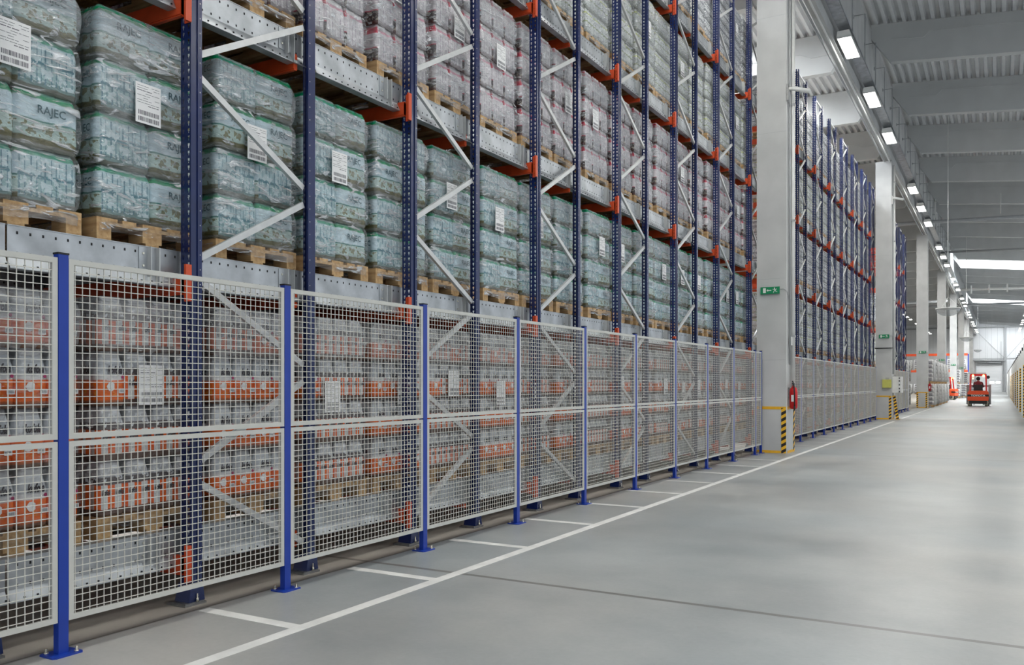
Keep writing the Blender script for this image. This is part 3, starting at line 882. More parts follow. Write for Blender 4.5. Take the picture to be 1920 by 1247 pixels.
def make_frame(typ):
    f = obj('rack_truss', None)
    obj('upright', UP_F, f, (0, 0, 0)); obj('upright', UP_B, f, (0, FD + 0.085, 0))
    for b_ in BR[typ]: obj('brace', b_, f, (0.005, 0, 0))
    for yq in (0, FD):
        fq = obj('foot_plate', FOOT, f, (0, yq, 0))
        obj('anchor_bolt', ABOLT, fq, (0.078, 0.03, 0)); obj('anchor_bolt', ABOLT, fq, (-0.085, 0.03, 0))
    return f


def beam_mesh(length, front=True):
    """orange beam from x=0 going -x; lies on the -Y side of a front upright (or +Y of a rear one)"""
    mb = MB()
    mb.box(-length, -0.0, -0.045, -0.004, -0.29, -0.18, 'orange')
    mb.box(-length, -0.0, -0.038, -0.010, -0.30, -0.17, 'orange')
    for x in ((-0.002, -length - 0.06) if front else ()):
        mb.box(x, x + 0.06, -0.010, -0.003, -0.345, -0.10, 'orange')
        mb.box(x - 0.003 if x < -0.1 else x + 0.045, x + 0.015 if x < -0.1 else x + 0.063, -0.05, -0.003, -0.345, -0.10, 'orange')
        for z in (-0.14, -0.20, -0.25, -0.31): mb.box(x + 0.02, x + 0.032, -0.0125, -0.010, z, z + 0.012, 'dark')
    if not front: mb.v = [(min(x, -0.055), y, z) for x, y, z in mb.v]
    return mb.mesh('rack_crossbar')


LANE = 1.42
BEAM_F, BEAM_B = beam_mesh(LANE * 3 - 0.0, True), beam_mesh(LANE * 3, False)
SBEAM_F, SBEAM_B = beam_mesh(LANE, True), beam_mesh(LANE, False)


def rail_mesh(L):
    """galvanised lane rail, origin top, runs +Y for L; web faces +X with hole rows"""
    mb = MB()
    mb.box(-0.004, 0.0, 0, L, -0.18, 0.0, 'galv')                       # web
    mb.box(-0.07, 0.004, 0, L, -0.005, 0.0, 'galv')                      # top flange under the pallets
    mb.hexa([(-0.0, 0, -0.20), (0.03, 0, -0.245), (0.03, L, -0.245), (0.0, L, -0.20), (-0.004, 0, -0.18), (0.0, 0, -0.18), (0.0, L, -0.18), (-0.004, L, -0.18)], 'galv')
    mb.box(-0.05, 0.03, 0, L, -0.25, -0.245, 'galv')
    n = int(L / 0.076)
    for k in range(n):
        y = 0.05 + k * 0.076
        mb.box(-0.0, 0.0015, y, y + 0.011, -0.050, -0.034, 'dark')
        mb.box(-0.0, 0.0015, y, y + 0.011, -0.165, -0.150, 'dark')
        mb.box(0.016, 0.0285, y + 0.03, y + 0.040, -0.232, -0.224, 'dark')
    return mb.mesh('lane_rail')


def bracket_mesh():
    mb = MB()
    mb.box(0.0, 0.006, -0.09, 0.04, -0.175, -0.01, 'galv')
    mb.box(0.0, 0.045, 0.034, 0.04, -0.25, -0.005, 'brace'); mb.box(0.0, 0.045, -0.03, -0.026, -0.20, -0.005, 'brace')
    for z in (-0.05, -0.13): mb.lathe([(0.008, 0.006), (0.008, 0.012)], (0.0, -0.06, z), 'bolt', 6, 'x')
    return mb.mesh('rail_bracket')


BRK = bracket_mesh()
PITCH = 2.46
fword = []
f0 = make_frame(0); f1 = make_frame(1)
used = {0: False, 1: False}


def place_frame(x, y, typ, label, group):
    src = (f0, f1)[typ]
    if not used[typ]:
        used[typ] = True; src.location = (x, y, 0)
        src['label'] = label; src['category'] = 'rack frame'; src['group'] = group
        return src
    o = tree(src, (x, y, 0), 0, label, group); o['category'] = 'rack frame'
    return o


RAIL = rail_mesh(PITCH - 0.012)
XL = -5.47
XR = -4.832                     # rail web plane
ord_lv = ['lowest', 'second', 'third', 'fourth', 'top']


def rack_block(ys, tag, grp, lanes, levels=5, typ0=0):
    for j, y in enumerate(ys):
        typ = (typ0 + j) % 2
        lab = 'blue perforated rack frame with silver zigzag braces, %s of the %s' % (nth(j), tag)
        if in_view(XF - .1, XF + .1, y, y + FD, 0, TOP): place_frame(XF, y, typ, lab, grp + ' frames')
        if 'nearest' in tag and j < 7:
            place_frame(XF - LANE, y, typ, 'blue rack frame deep behind the front loads of the %s' % tag, 'rack frames behind the front lane')
        for li in range(levels):
            z = LV[li]
            for fr in (True, False):
                yy = y if fr else y + FD + 0.0
                if not in_view(XF - 2, XF + .1, yy - .1, yy, z - .35, z): continue
                obj('rack_crossbar', (BEAM_F if fr else BEAM_B) if 'nearest' in tag else (SBEAM_F if fr else SBEAM_B), loc=(XF + 0.0, yy, z), label='orange %s-side beam at the %s level under the %s frame of the %s' % ('near' if fr else 'far', ord_lv[li], nth(j), tag), cat='beam', group=grp + ' orange beams')
            y0 = y - PITCH + FD + 0.2
            if in_view(XR - .1, XR + .1, y0, y0 + PITCH, z - .3, z):
                r_ = obj('lane_rail', RAIL, loc=(XR, y0, z), label='galvanised perforated rail, %s level, piece at the %s frame of the %s' % (ord_lv[li], nth(j), tag), cat='rail', group=grp + ' galvanised rails')
                for by in (PITCH - FD - 0.42, PITCH - 0.30):
                    obj('rail_bracket', BRK, r_, (0, by, 0))
                if lanes > 0:
                    obj('lane_rail', RAIL, loc=(XL - LANE + 0.58, y0, z), label='galvanised rail behind the loads, %s level, at the %s frame of the %s' % (ord_lv[li], nth(j), tag), cat='rail', group=grp + ' rear rails')


B1 = [3.895 + PITCH * j for j in range(-1, 7)]
B2 = [23.7 + PITCH * j for j in range(-1, 7)]
B3 = [42.9 + PITCH * j for j in range(0, 5)]
rack_block(B1[0:8], 'nearest rack block', 'nearest rack', 1, typ0=1)
rack_block(B2, 'second rack block', 'second rack', 1)
rack_block(B3, 'third rack block', 'third rack', 0)

# ------------------------------------------------------------------ pallets
def pallet_parts():
    deck_ = MB()
    for k in range(5):
        w = 0.145 if k % 2 == 0 else 0.10
        yc = [-0.3275, -0.17, 0, 0.17, 0.3275][k]
        deck_.box(-0.6, 0.6, yc - w / 2, yc + w / 2, 0.122, 0.144, 'wood')
    for x in (-0.5275, 0, 0.5275): deck_.box(x - 0.0725, x + 0.0725, -0.4, 0.4, 0.100, 0.122, 'wood')
    skid = MB(); skid.box(-0.6, 0.6, -0.05, 0.05, 0, 0.022, 'wood')
    block = MB(); block.box(-0.0725, 0.0725, -0.05, 0.05, 0.022, 0.100, 'wood')
    block2 = MB(); block2.box(-0.0725, 0.0725, -0.0725, 0.0725, 0.022, 0.100, 'wood')
    return deck_, skid, block, block2


pd, ps, pb, pb2 = pallet_parts()
PAL = obj('wooden_pallet', None)
obj('deck', pd.mesh('pallet_deck'), PAL)
sm_, bm_, bm2_ = ps.mesh('skid'), pb.mesh('block'), pb2.mesh('block')
for y in (-0.35, 0, 0.35):
    obj('skid', sm_, PAL, (0, y, 0))
    for x in (-0.5275, 0, 0.5275): obj('block', bm2_ if y == 0 else bm_, PAL, (x, y, 0))
one = MB(); one.add(pd)
for y in (-0.35, 0, 0.35):
    one.add(ps, 0, y, 0)
    for x in (-0.5275, 0, 0.5275): one.add(pb2 if y == 0 else pb, x, y, 0)
PAL1 = one.mesh('wooden_pallet')


# ------------------------------------------------------------------ packs
def pack(nx, ny, R_, H, prof, mat_side, mat_front=None, seg=3, topv=None):
    """shrink-wrapped bottles: nx along X, ny along Y, centred, base z=0. prof=[(zfrac, rfrac)]"""
    mb = MB()
    cs = []          # (center, dir angle)
    X = lambda i: (i - (nx - 1) / 2) * 2 * R_; Y = lambda j: (j - (ny - 1) / 2) * 2 * R_
    A = R(38)
    def arc(c, a0, a1, n):
        for k in range(n + 1): cs.append((c, a0 + (a1 - a0) * k / n))
    # walk CCW starting at -Y side, going +X
    for i in range(nx):
        if i == 0: arc((X(0), Y(0)), R(180), R(270) + A, seg + 2)
        elif i == nx - 1: arc((X(i), Y(0)), R(270) - A, R(360) + (A if ny > 1 else 0), seg + 2)
        else: arc((X(i), Y(0)), R(270) - A, R(270) + A, seg)
    for j in range(1, ny):
        if j == ny - 1: arc((X(nx - 1), Y(j)), -A, R(90) + A, seg + 2)
        else: arc((X(nx - 1), Y(j)), -A, A, seg)
    for i in range(nx - 2, -1, -1):
        if i == 0: arc((X(0), Y(ny - 1)), R(90) - A, R(180) + A, seg + 2)
        else: arc((X(i), Y(ny - 1)), R(90) - A, R(90) + A, seg)
    for j in range(ny - 2, 0, -1): arc((X(0), Y(j)), R(180) - A, R(180) + A, seg)
    n = len(cs); rings = []
    for (zf, rf) in prof:
        b = len(mb.v)
        for (c, a) in cs:
            mb.v.append((c[0] + R_ * rf * math.cos(a), c[1] + R_ * rf * math.sin(a), zf * H))
        rings.append((b, zf))
    for (a, za), (b, zb) in zip(rings, rings[1:]):
        for k in range(n):
            k2 = (k + 1) % n
            am = cs[k][1] % (2 * math.pi)
            frontish = mat_front and (am < R(50) or am > R(312))
            mb.uv[len(mb.f)] = [(k / n, za), ((k + 1) / n, za), ((k + 1) / n, zb), (k / n, zb)]
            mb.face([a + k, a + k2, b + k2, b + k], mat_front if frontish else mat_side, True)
    for (b, zf), fl in ((rings[0], True), (rings[-1], False)):
        c = len(mb.v); mb.v.append((0, 0, zf * H))
        for k in range(n):
            k2 = (k + 1) % n
            mb.uv[len(mb.f)] = [(0, zf)] * 3
            mb.face([b + k2, b + k, c] if fl else [b + k, b + k2, c], mat_side, False)
    return mb


P_KOF = [(0, 0.86), (0.04, 1.0), (0.5, 1.0), (0.60, 0.98), (0.72, 0.84), (0.84, 0.60), (0.93, 0.42), (1.0, 0.38)]
P_RAJ = [(0, 0.74), (0.05, 0.95), (0.2, 1.0), (0.5, 0.98), (0.76, 1.0), (0.86, 0.90), (0.94, 0.68), (1.0, 0.42)]
P_BOT = [(0, 0.84), (0.05, 0.99), (0.35, 1.0), (0.42, 0.96), (0.62, 1.0), (0.74, 0.92), (0.86, 0.70), (0.95, 0.5), (1.0, 0.46)]


def label_sheet(w=0.19, h=0.26):
    """paper facing +X, origin lower centre"""
    mb = MB(); mb.box(0, 0.0015, -w / 2, w / 2, 0, h, 'paper')
    rnd = random.Random(3)
    z = h - 0.02
    for k in range(9):
        x = -w / 2 + 0.012; e = w / 2 - 0.012
        while x < e:
            l = rnd.uniform(0.01, 0.045)
            if rnd.random() < 0.8: mb.box(0.0015, 0.0022, x, min(x + l, e), z, z + (0.005 if k in (2, 8) else 0.0028), 'ink')
            x += l + 0.006
        z -= 0.0155
    for zz in (0.055, 0.014):
        x = -w / 2 + 0.02
        while x < w / 2 - 0.02:
            b_ = rnd.choice((0.002, 0.004, 0.006)); mb.box(0.0015, 0.0022, x, x + b_, zz, zz + 0.028, 'ink'); x += b_ + rnd.choice((0.002, 0.004))
    return mb.mesh('shipping_label')


SHEET = label_sheet()


def small_code(mb, x, y, z, w=0.045, h=0.03):
    mb.box(x, x + 0.002, y - w / 2, y + w / 2, z, z + h, 'paper')
    for k in range(7): mb.box(x + 0.002, x + 0.0026, y - w / 2 + 0.005 + k * 0.0052, y - w / 2 + 0.0075 + k * 0.0052, z + 0.006, z + h - 0.006, 'ink')


def kof_pack(v):
    R_ = 0.05; H = 0.348
    mb = pack(3, 2, R_, H, P_KOF, 'kofA' if v == 0 else 'kofB')
    fx = 0.15 + 0.003
    if v == 0:
        put_text(mb, T_KOF, lambda x, y: (fx - 0.002 + 0.001, x + 0.012, 0.208 + y), 'kblack')
        put_text(mb, T_KOF, lambda x, y: (x + 0.02, -0.1035, 0.208 + y), 'kblack')
        # flower mark and round picture
        for (yy, zz, rr, mt) in ((0.070, 0.186, 0.011, 'magenta'), (-0.015, 0.125, 0.030, 'paper')):
            pts = [(yy + rr * math.cos(t * math.pi / 5) * (1 if t % 2 else 0.8), zz + rr * math.sin(t * math.pi / 5)) for t in range(10)]
            mb.prism(pts, mt, fx - 0.0025, fx, 'x')
        small_code(mb, fx, 0.062, 0.082)
    else:
        for yy in (-0.048, 0.052):
            put_text(mb, T_KOF, lambda x, y: (fx, x * 0.62 + yy, 0.135 + y * 0.7), 'kblack')
        mb.lathe([(0.016, 0), (0.016, 0.022)], (0.088, -0.05, 0.30), 'ycap', 10)
    return mb


def raj_pack(v):
    R_ = 0.05; H = 0.335
    # v=0: clear side faces the aisle, 1: printed label faces the aisle
    mb = pack(3, 4, R_, H, P_RAJ, 'raj', 'rajc' if v == 0 else 'raj')
    fx = 0.15 + 0.0035
    if v == 1: put_text(mb, T_RAJEC, lambda x, y: (fx, x * 1.15 + 0.02, 0.205 + y * 1.1), 'teal')
    put_text(mb, T_RAJEC, lambda x, y: (x * 1.05 + 0.01, -0.2035, 0.205 + y * 1.1), 'teal')
    return mb


R3 = 0.8 / 3 / 6
def bot_pack(ms, mf):
    return pack(3, 3, R3, 0.338, P_BOT, ms, mf)


SPEC = {
    'kof': dict(H=0.348, py=0.2, px=0.30, v=[kof_pack(0), kof_pack(1)]),
    'raj': dict(H=0.335, py=0.4, px=0.30, v=[raj_pack(0), raj_pack(1)]),
    'red': dict(H=0.338, py=0.8 / 3, px=0.8 / 3, v=[bot_pack('red3', 'red3c')]),
    'lime': dict(H=0.338, py=0.8 / 3, px=0.8 / 3, v=[bot_pack('lime4', 'lime4')]),
    'dark': dict(H=0.338, py=0.8 / 3, px=0.8 / 3, v=[bot_pack('dark5', 'dark5')]),
}


def film_shell(H, L, seed, fm='film'):
    """crumpled stretch-film skin around a 1.2 x 0.8 load, H per layer, L layers; origin at load base"""
    mb = MB(); rng = random.Random(seed); hx, hy = 0.606, 0.396; r = 0.045
    per = []
    def corner(cx, cy, a0):
        for k in range(5):
            a = a0 + R(22.5) * k; per.append((cx + r * math.cos(a), cy + r * math.sin(a), math.cos(a), math.sin(a)))
    def edge(x0, y0, x1, y1, nx_, ny_, n):
        for k in range(1, n): per.append((x0 + (x1 - x0) * k / n, y0 + (y1 - y0) * k / n, nx_, ny_))
    corner(hx - r, -hy + r, R(-90)); edge(hx, -hy + r, hx, hy - r, 1, 0, 16); corner(hx - r, hy - r, 0)
    edge(hx - r, hy, -hx + r, hy, 0, 1, 14); corner(-hx + r, hy - r, R(90)); edge(-hx, hy - r, -hx, -hy + r, -1, 0, 10)
    corner(-hx + r, -hy + r, R(180)); edge(-hx + r, -hy, hx - r, -hy, 0, -1, 14)
    n = len(per); rings = []
    zs = [-0.085, -0.03] + [H * L * k / (L * 9) for k in range(0, L * 9)] + [H * L - 0.004, H * L + 0.004]
    for zi, z in enumerate(zs):
        b = len(mb.v)
        ph = (z / H) % 1.0
        bul = (0.034 * math.sin(math.pi * max(0, min(1, ph))) ** 0.4 - 0.022) if 0 <= z < H * L else 0.0
        shr = 0.0
        if z > H * L - 0.10: shr = -0.05 * ((z - (H * L - 0.10)) / 0.10) ** 2
        for (x, y, a, c) in per:
            w = noise.noise(Vector((x * 5 + seed * 7, y * 5, z * 7))) * 0.012
            s_ = bul + max(w, -0.004) + shr + (0.004 if shr == 0 else 0)
            mb.v.append((x + a * s_, y + c * s_, z + (0.02 * noise.noise(Vector((x * 4, y * 4, seed))) if zi == 0 else 0)))
        rings.append(b)
    for a, b in zip(rings, rings[1:]):
        for k in range(n): mb.face([a + k, a + (k + 1) % n, b + (k + 1) % n, b + k], fm, True)
    c = len(mb.v); mb.v.append((0, 0, H * L + 0.012)); b = rings[-1]
    for k in range(n): mb.face([b + k, b + (k + 1) % n, c], fm, True)
    return mb


def layer_positions(sp):
    ny = round(0.8 / sp['py']); nx = round(1.2 / sp['px']) if sp['px'] > 0.28 else 4
    fx = 0.6 - sp['px'] / 2
    return [(fx - i * sp['px'], 0.965 * (-0.4 + sp['py'] * (j + 0.5)), i) for i in range(nx) for j in range(ny)]


PM = {k: [p.mesh(k + '_pack') for p in s['v']] for k, s in SPEC.items()}
REAR, WHOLE, FILM, WF = {}, {}, {}, {}
for k, sp in SPEC.items():
    rear = MB(); rng = random.Random(11)
    for l in range(4):
        for (x, y, i) in layer_positions(sp):
            if i == 0: continue
            rear.add(sp['v'][rng.randrange(len(sp['v']))], x, y, l * sp['H'])
    REAR[k] = rear.mesh('rear_packs')
    WHOLE[k] = []
    for vv in range(2):
        w = MB(); rng = random.Random(20 + vv)
        for l in range(4):
            jx = rng.uniform(-0.008, 0.006)
            for (x, y, i) in layer_positions(sp):
                vi = rng.randrange(len(sp['v']))
                if k == 'raj': vi = 1 if y > 0 else 0
                w.add(sp['v'][vi], x + jx, y, l * sp['H'])
        w2 = MB(); w2.add(w); w2.add(film_shell(sp['H'], 4, 50 + vv, 'filmc' if k == 'kof' else 'film'))
        WHOLE[k].append(w2.mesh('wrapped_load'))
        if vv == 0: WF[k] = w.mesh('stacked_packs')
    FILM[k] = [film_shell(sp['H'], 4, s_, 'filmc' if k == 'kof' else 'film').mesh('stretch_film') for s_ in (1, 2, 3)]

kind_words = {'kof': ('orange-labelled cola bottles', 'cola'), 'raj': ('green spring water packs', 'spring water'), 'red': ('red-capped bottles', 'red-capped drink'),
              'lime': ('clear lime-capped bottles', 'lime-capped drink'), 'dark': ('clear dark-capped bottles', 'dark-capped drink')}
KLEV = ['kof', 'raj', 'red', 'lime', 'dark']


def detailed_load(kind, loc, label, group, seed):
    sp = SPEC[kind]; rng = random.Random(seed)
    o = obj('wrapped_load', None, loc=loc, label=label, cat='wrapped load', group=group)
    for l in range(4):
        jx = rng.uniform(-0.010, 0.004); jy = rng.uniform(-0.006, 0.006)
        for (x, y, i) in layer_positions(sp):
            if i: continue
            if kind == 'raj': vi = 1 if (y > 0) != (rng.random() < 0.12) else 0
            elif kind == 'kof': vi = (seed + (l > 1 and rng.random() < .2)) % 2
            else: vi = 0
            obj('bottle_pack', PM[kind][vi], o, (x + jx, y + jy, l * sp['H']))
    obj('rear_packs', REAR[kind], o)
    obj('stretch_film', FILM[kind][seed % 3], o)
    if rng.random() < 0.8:
        lz = {'kof': 0.62, 'raj': 0.66}.get(kind, 0.62) + rng.uniform(-0.05, 0.1)
        ly = -0.02 + rng.uniform(-0.1, 0.06)
        obj('shipping_label', SHEET, o, (0.632, ly, lz))
    return o


first_pal = [True]
def place_pallet(loc, det, label, group):
    if det:
        if first_pal[0]:
            first_pal[0] = False; PAL.location = loc; PAL['label'] = label; PAL['category'] = 'pallet'; PAL['group'] = group; return
        o = tree(PAL, loc, 0, label, group); o['category'] = 'pallet'
    else:
        obj('wooden_pallet', PAL1, loc=loc, label=label, cat='pallet', group=group)


lv_word = ['lowest level', 'second level', 'third level', 'fourth level', 'top level']
for li, kind in enumerate(KLEV):
    i = 0
    for k in range(-1, 18):
        yc = 3.27 + 0.9 * k + 0.46 + random.uniform(-0.02, 0.02)
        z = LV[li]; zt = z + 0.144 + SPEC[kind]['H'] * 4
        if not in_view(XL - .6, XL + .6, yc - .4, yc + .4, z, zt, 60): continue
        xx = XL + random.uniform(-0.02, 0.02)
        det = yc < 12.0
        grp = '%s loads on the %s of the nearest rack' % (kind_words[kind][1], lv_word[li])
        lab = "wrapped load of %s, %s from the near end, nearest rack's %s" % (kind_words[kind][0], nth(i), lv_word[li])
        place_pallet((xx, yc, z), det and li < 3, 'wooden pallet, %s from the near end, on the %s rails of nearest rack' % (nth(i), lv_word[li]), 'pallets on the %s of the nearest rack' % lv_word[li])
        if det: detailed_load(kind, (xx, yc, z + 0.1445), lab, grp, k + 3 + li * 5)
        else:
            o = obj('wrapped_load', WHOLE[kind][k % 2], loc=(xx, yc, z + 0.1445), label=lab, cat='wrapped load', group=grp)
            if k % 2 == 0 or li < 2: obj('shipping_label', SHEET, o, (0.632, -0.05 + 0.1 * random.random(), 0.6 + 0.12 * random.random()))
        if True:   # hidden next lane deeper in the rack, added to keep the interior dark
            obj('wooden_pallet', PAL1, loc=(xx - LANE, yc, z), label='wooden pallet in the dark second lane behind the %s front loads' % kind_words[kind][1], cat='pallet', group='pallets in the second lane, %s' % lv_word[li])
            obj('wrapped_load', WF[kind], loc=(xx - LANE, yc, z + 0.1445), label='load of %s in the dark second lane behind the front loads' % kind_words[kind][0], cat='wrapped load', group='second lane loads, %s' % lv_word[li])
        i += 1
for li, kind in enumerate(['kof', 'lime', 'dark', 'lime', 'dark']):
    i = 0
    for k in range(0, 22):
        yc = 20.9 + 0.9 * k
        z = LV[li]
        if yc > 39.6: continue
        q = proj((XL + .6, yc + .4, z + 1))
        if q[0] < 1470: continue
        grp = 'bottle loads on the %s of the second rack' % lv_word[li]
        place_pallet((XL, yc, z), False, 'wooden pallet, %s visible on the %s of the second rack block' % (nth(i), lv_word[li]), 'pallets on the %s of the second rack' % lv_word[li])
        obj('wrapped_load', WHOLE[kind][k % 2], loc=(XL, yc, z + 0.1445), label='clear film-wrapped bottle load, %s visible on the %s of the second rack block' % (nth(i), lv_word[li]), cat='wrapped load', group=grp)
        i += 1
for li, kind in enumerate(['dark', 'lime', 'dark']):
    for k in range(0, 5):
        yc = 43.4 + 2.46 * k; z = LV[li]
        place_pallet((XL, yc, z), False, 'wooden pallet, %s on the %s of the third rack block' % (nth(k), lv_word[li]), 'pallets on the third rack')
        obj('wrapped_load', WHOLE[kind][k % 2], loc=(XL, yc, z + 0.1445), label='dark far bottle load, %s on the %s of the third rack block' % (nth(k), lv_word[li]), cat='wrapped load', group='loads of the third rack')

# ------------------------------------------------------------------ mesh fence
AF = -4.449                      # front face of the posts
PP = 1.692
PW = 0.058


def fence_post():
    o = obj('fence_post', None)
    mb = MB(); mb.box(-0.045, 0, -PW, 0, 0.008, 2.19, 'blue2'); obj('tube', mb.mesh('post_tube'), o)
    mb = MB(); mb.box(-0.048, 0.003, -PW - 0.003, 0.003, 2.19, 2.2, 'black'); obj('end_cap', mb.mesh('end_cap'), o)
    mb = MB()
    pl = [(-0.095, -0.10), (-0.08, -0.115), (0.035, -0.115), (0.05, -0.10), (0.05, 0.05), (0.035, 0.06), (-0.08, 0.06), (-0.095, 0.05)]
    mb.prism(pl, 'blue2', 0, 0.008, 'z'); obj('foot_plate', mb.mesh('post_foot'), o)
    fp = o.children[-1]
    for ch in o.children:
        if ch.name.startswith('foot_plate'): fp = ch
    mb = MB(); mb.lathe([(0.013, 0), (0.013, 0.006), (0.007, 0.007), (0.007, 0.03)], (0.0, 0.0, 0), 'bolt', 8); bm = mb.mesh('anchor_bolt')
    obj('anchor_bolt', bm, fp, (0.025, 0.03, 0.008)); obj('anchor_bolt', bm, fp, (-0.07, -0.085, 0.008))
    return o


def fence_panel(w, z0, z1):
    """origin at (front plane x=0, y=0); frame from y=0..w, heights z0..z1"""
    o = obj('mesh_fence_section', None); t = 0.030
    mb = MB(); x0, x1 = -0.022, -0.002
    # mitred frame of four sticks
    mb.prism([(0, z0), (w, z0), (w - t, z0 + t), (t, z0 + t)], 'cream', x0, x1, 'x')
    mb.prism([(t, z1 - t), (w - t, z1 - t), (w, z1), (0, z1)], 'cream', x0, x1, 'x')
    mb.prism([(0, z0), (t, z0 + t), (t, z1 - t), (0, z1)], 'cream', x0, x1, 'x')
    mb.prism([(w - t, z0 + t), (w, z0), (w, z1), (w - t, z1 - t)], 'cream', x0, x1, 'x')
    obj('frame', mb.mesh('panel_frame'), o)
    mb = MB(); r = 0.0021; dx = -0.012
    n = int((w - 2 * t) / 0.0441); s0 = (w - n * 0.0441) / 2
    for k in range(n + 1):
        y = s0 + k * 0.0441
        if y < t - 0.004 or y > w - t + 0.004: continue
        mb.box(dx - r, dx + r, y - r, y + r, z0 + t - 0.002, z1 - t + 0.002, 'wire')
    n = int((z1 - z0 - 2 * t) / 0.0405); s0 = z0 + ((z1 - z0) - n * 0.0405) / 2
    for k in range(n + 1):
        z = s0 + k * 0.0405
        mb.box(dx + r * 0.6, dx + r * 2.6, t - 0.002, w - t + 0.002, z - r, z + r, 'wire')
    obj('wire_mesh', mb.mesh('wire_mesh'), o)
    return o


POST = fence_post(); first_post = [True]
PWD = PP - PW - 0.006
PU, PL = fence_panel(PWD, 1.178, 2.17), fence_panel(PWD, 0.18, 1.166)
SU, SL_ = None, None
fpan = {id(PU): True, id(PL): True}
def put_post(y, label, grp):
    if first_post[0]:
        first_post[0] = False; POST.location = (AF, y, 0); POST['label'] = label; POST['category'] = 'fence post'; POST['group'] = grp; return
    o = tree(POST, (AF, y, 0), 0, label, grp); o['category'] = 'fence post'


def put_panel(src, y, label, grp):
    if fpan.get(id(src)):
        fpan[id(src)] = False; src.location = (AF, y, 0); src['label'] = label; src['category'] = 'fence panel'; src['group'] = grp; return
    o = tree(src, (AF, y, 0), 0, label, grp); o['category'] = 'fence panel'


def fence(ys, where, grp, start=0):
    for i, y in enumerate(ys):
        if y > 2: put_post(y, 'blue square fence post on a bolted foot, %s of the %s' % (nth(i - start), where), grp + ' posts')
        if i + 1 < len(ys):
            if abs(ys[i + 1] - y - PP) < 0.01:
                for s_, wd in ((PU, 'upper'), (PL, 'lower')):
                    put_panel(s_, y + 0.003, '%s cream wire mesh panel, %s bay of the %s' % (wd, nth(i), where), grp + ' %s mesh panels' % wd)
fy = [2.862 + PP * n for n in range(-1, 10)]
fence(fy, 'nearest fence from the left', 'nearest fence', 1)
put_post(18.60, 'blue end post of the nearest fence against the concrete column', 'nearest fence posts')
sw = 18.60 - fy[-1] - PW - 0.006
for z0, z1, wd in ((1.178, 2.17, 'upper'), (0.18, 1.166, 'lower')):
    p_ = fence_panel(sw, z0, z1); p_.location = (AF, fy[-1] + 0.003, 0)
    p_['label'] = 'narrow %s mesh panel closing the nearest fence beside the concrete column' % wd; p_['category'] = 'fence panel'
fy2 = [22.79 + PP * n for n in range(-2, 10)]
fence(fy2, 'second fence', 'second fence')
fy3 = [42.0 + PP * n for n in range(0, 7)]
fence(fy3, 'third fence', 'third fence')
mb = MB(); mb.box(-4.47, -4.44, 52.2, 52.4, 0.2, 2.17, 'white'); add_thing('white_post', mb, 'short white end post closing the third fence', 'post')

# ------------------------------------------------------------------ ceiling lights
LZ = 10.97
lamp = obj('ceiling_light', None)
mb = MB(); mb.hexa([(-0.19, -0.86, 0.0), (0.19, -0.86, 0.0), (0.19, 0.86, 0.0), (-0.19, 0.86, 0.0), (-0.15, -0.98, 0.10), (0.15, -0.98, 0.10), (0.15, 0.98, 0.10), (-0.15, 0.98, 0.10)], 'white')
for a_, b_, c_, d_ in ((-0.19, -0.175, -0.86, 0.86), (0.175, 0.19, -0.86, 0.86), (-0.175, 0.175, -0.86, -0.83), (-0.175, 0.175, 0.83, 0.86)): mb.box(a_, b_, c_, d_, -0.05, 0, 'white')
obj('housing', mb.mesh('lamp_housing'), lamp)
mb = MB(); mb.box(-0.17, 0.17, -0.82, 0.82, -0.035, -0.002, 'lamp'); obj('diffuser', mb.mesh('lamp_diffuser'), lamp)
mb = MB()
for y in (-0.7, 0.7): mb.tube([(0, y, 0.1), (0, y, 0.21)], 0.012, 'grey', 6)
obj('hanger', mb.mesh('lamp_hanger'), lamp)
ly = []
y = 25.5 - 5.07 * 7
kk = -7
while y < 183:
    if (kk - 3) % 4 != 0: ly.append(y)
    kk += 1; y = 25.5 + 5.07 * kk
firstl = True; vis = 0
for y in ly:
    if y < -8: continue
    seen = in_view(-4, -3.5, y - 1, y + 1, LZ - .1, LZ + .1, 0)
    if seen: vis += 1
    lab = 'oblong white ceiling light under the girder, %s visible in the left row' % nth(vis - 1) if seen else 'ceiling light of the left row nearer than the camera view'
    if firstl:
        firstl = False; lamp.location = (-3.70, y, LZ); lamp['label'] = lab; lamp['category'] = 'ceiling light'; lamp['group'] = 'left row of ceiling lights'
    else:
        o = tree(lamp, (-3.70, y, LZ), 0, lab, 'left row of ceiling lights'); o['category'] = 'ceiling light'
for x, lab, g_ in ((2.9, 'far ceiling light in the row past the striped guards', 'second row of ceiling lights'), (9.4, 'added ceiling light of an unseen third row', 'added third row of ceiling lights'), (-11.4, 'ceiling light over the hall behind the third column', 'ceiling lights over the left hall')):  # the third row is unseen, added to light rack faces and film
    q_ = 0
    for y in ly:
        if x < 0 and y < 58: continue
        if x > 5 and y > 110: continue
        seen = in_view(x - .2, x + .2, y - 1, y + 1, LZ - .1, LZ + .1, 0)
        if seen: q_ += 1
        o = tree(lamp, (x, y, LZ), 0, lab + (', %s in view' % nth(q_ - 1) if seen else ', out of view'), g_); o['category'] = 'ceiling light'
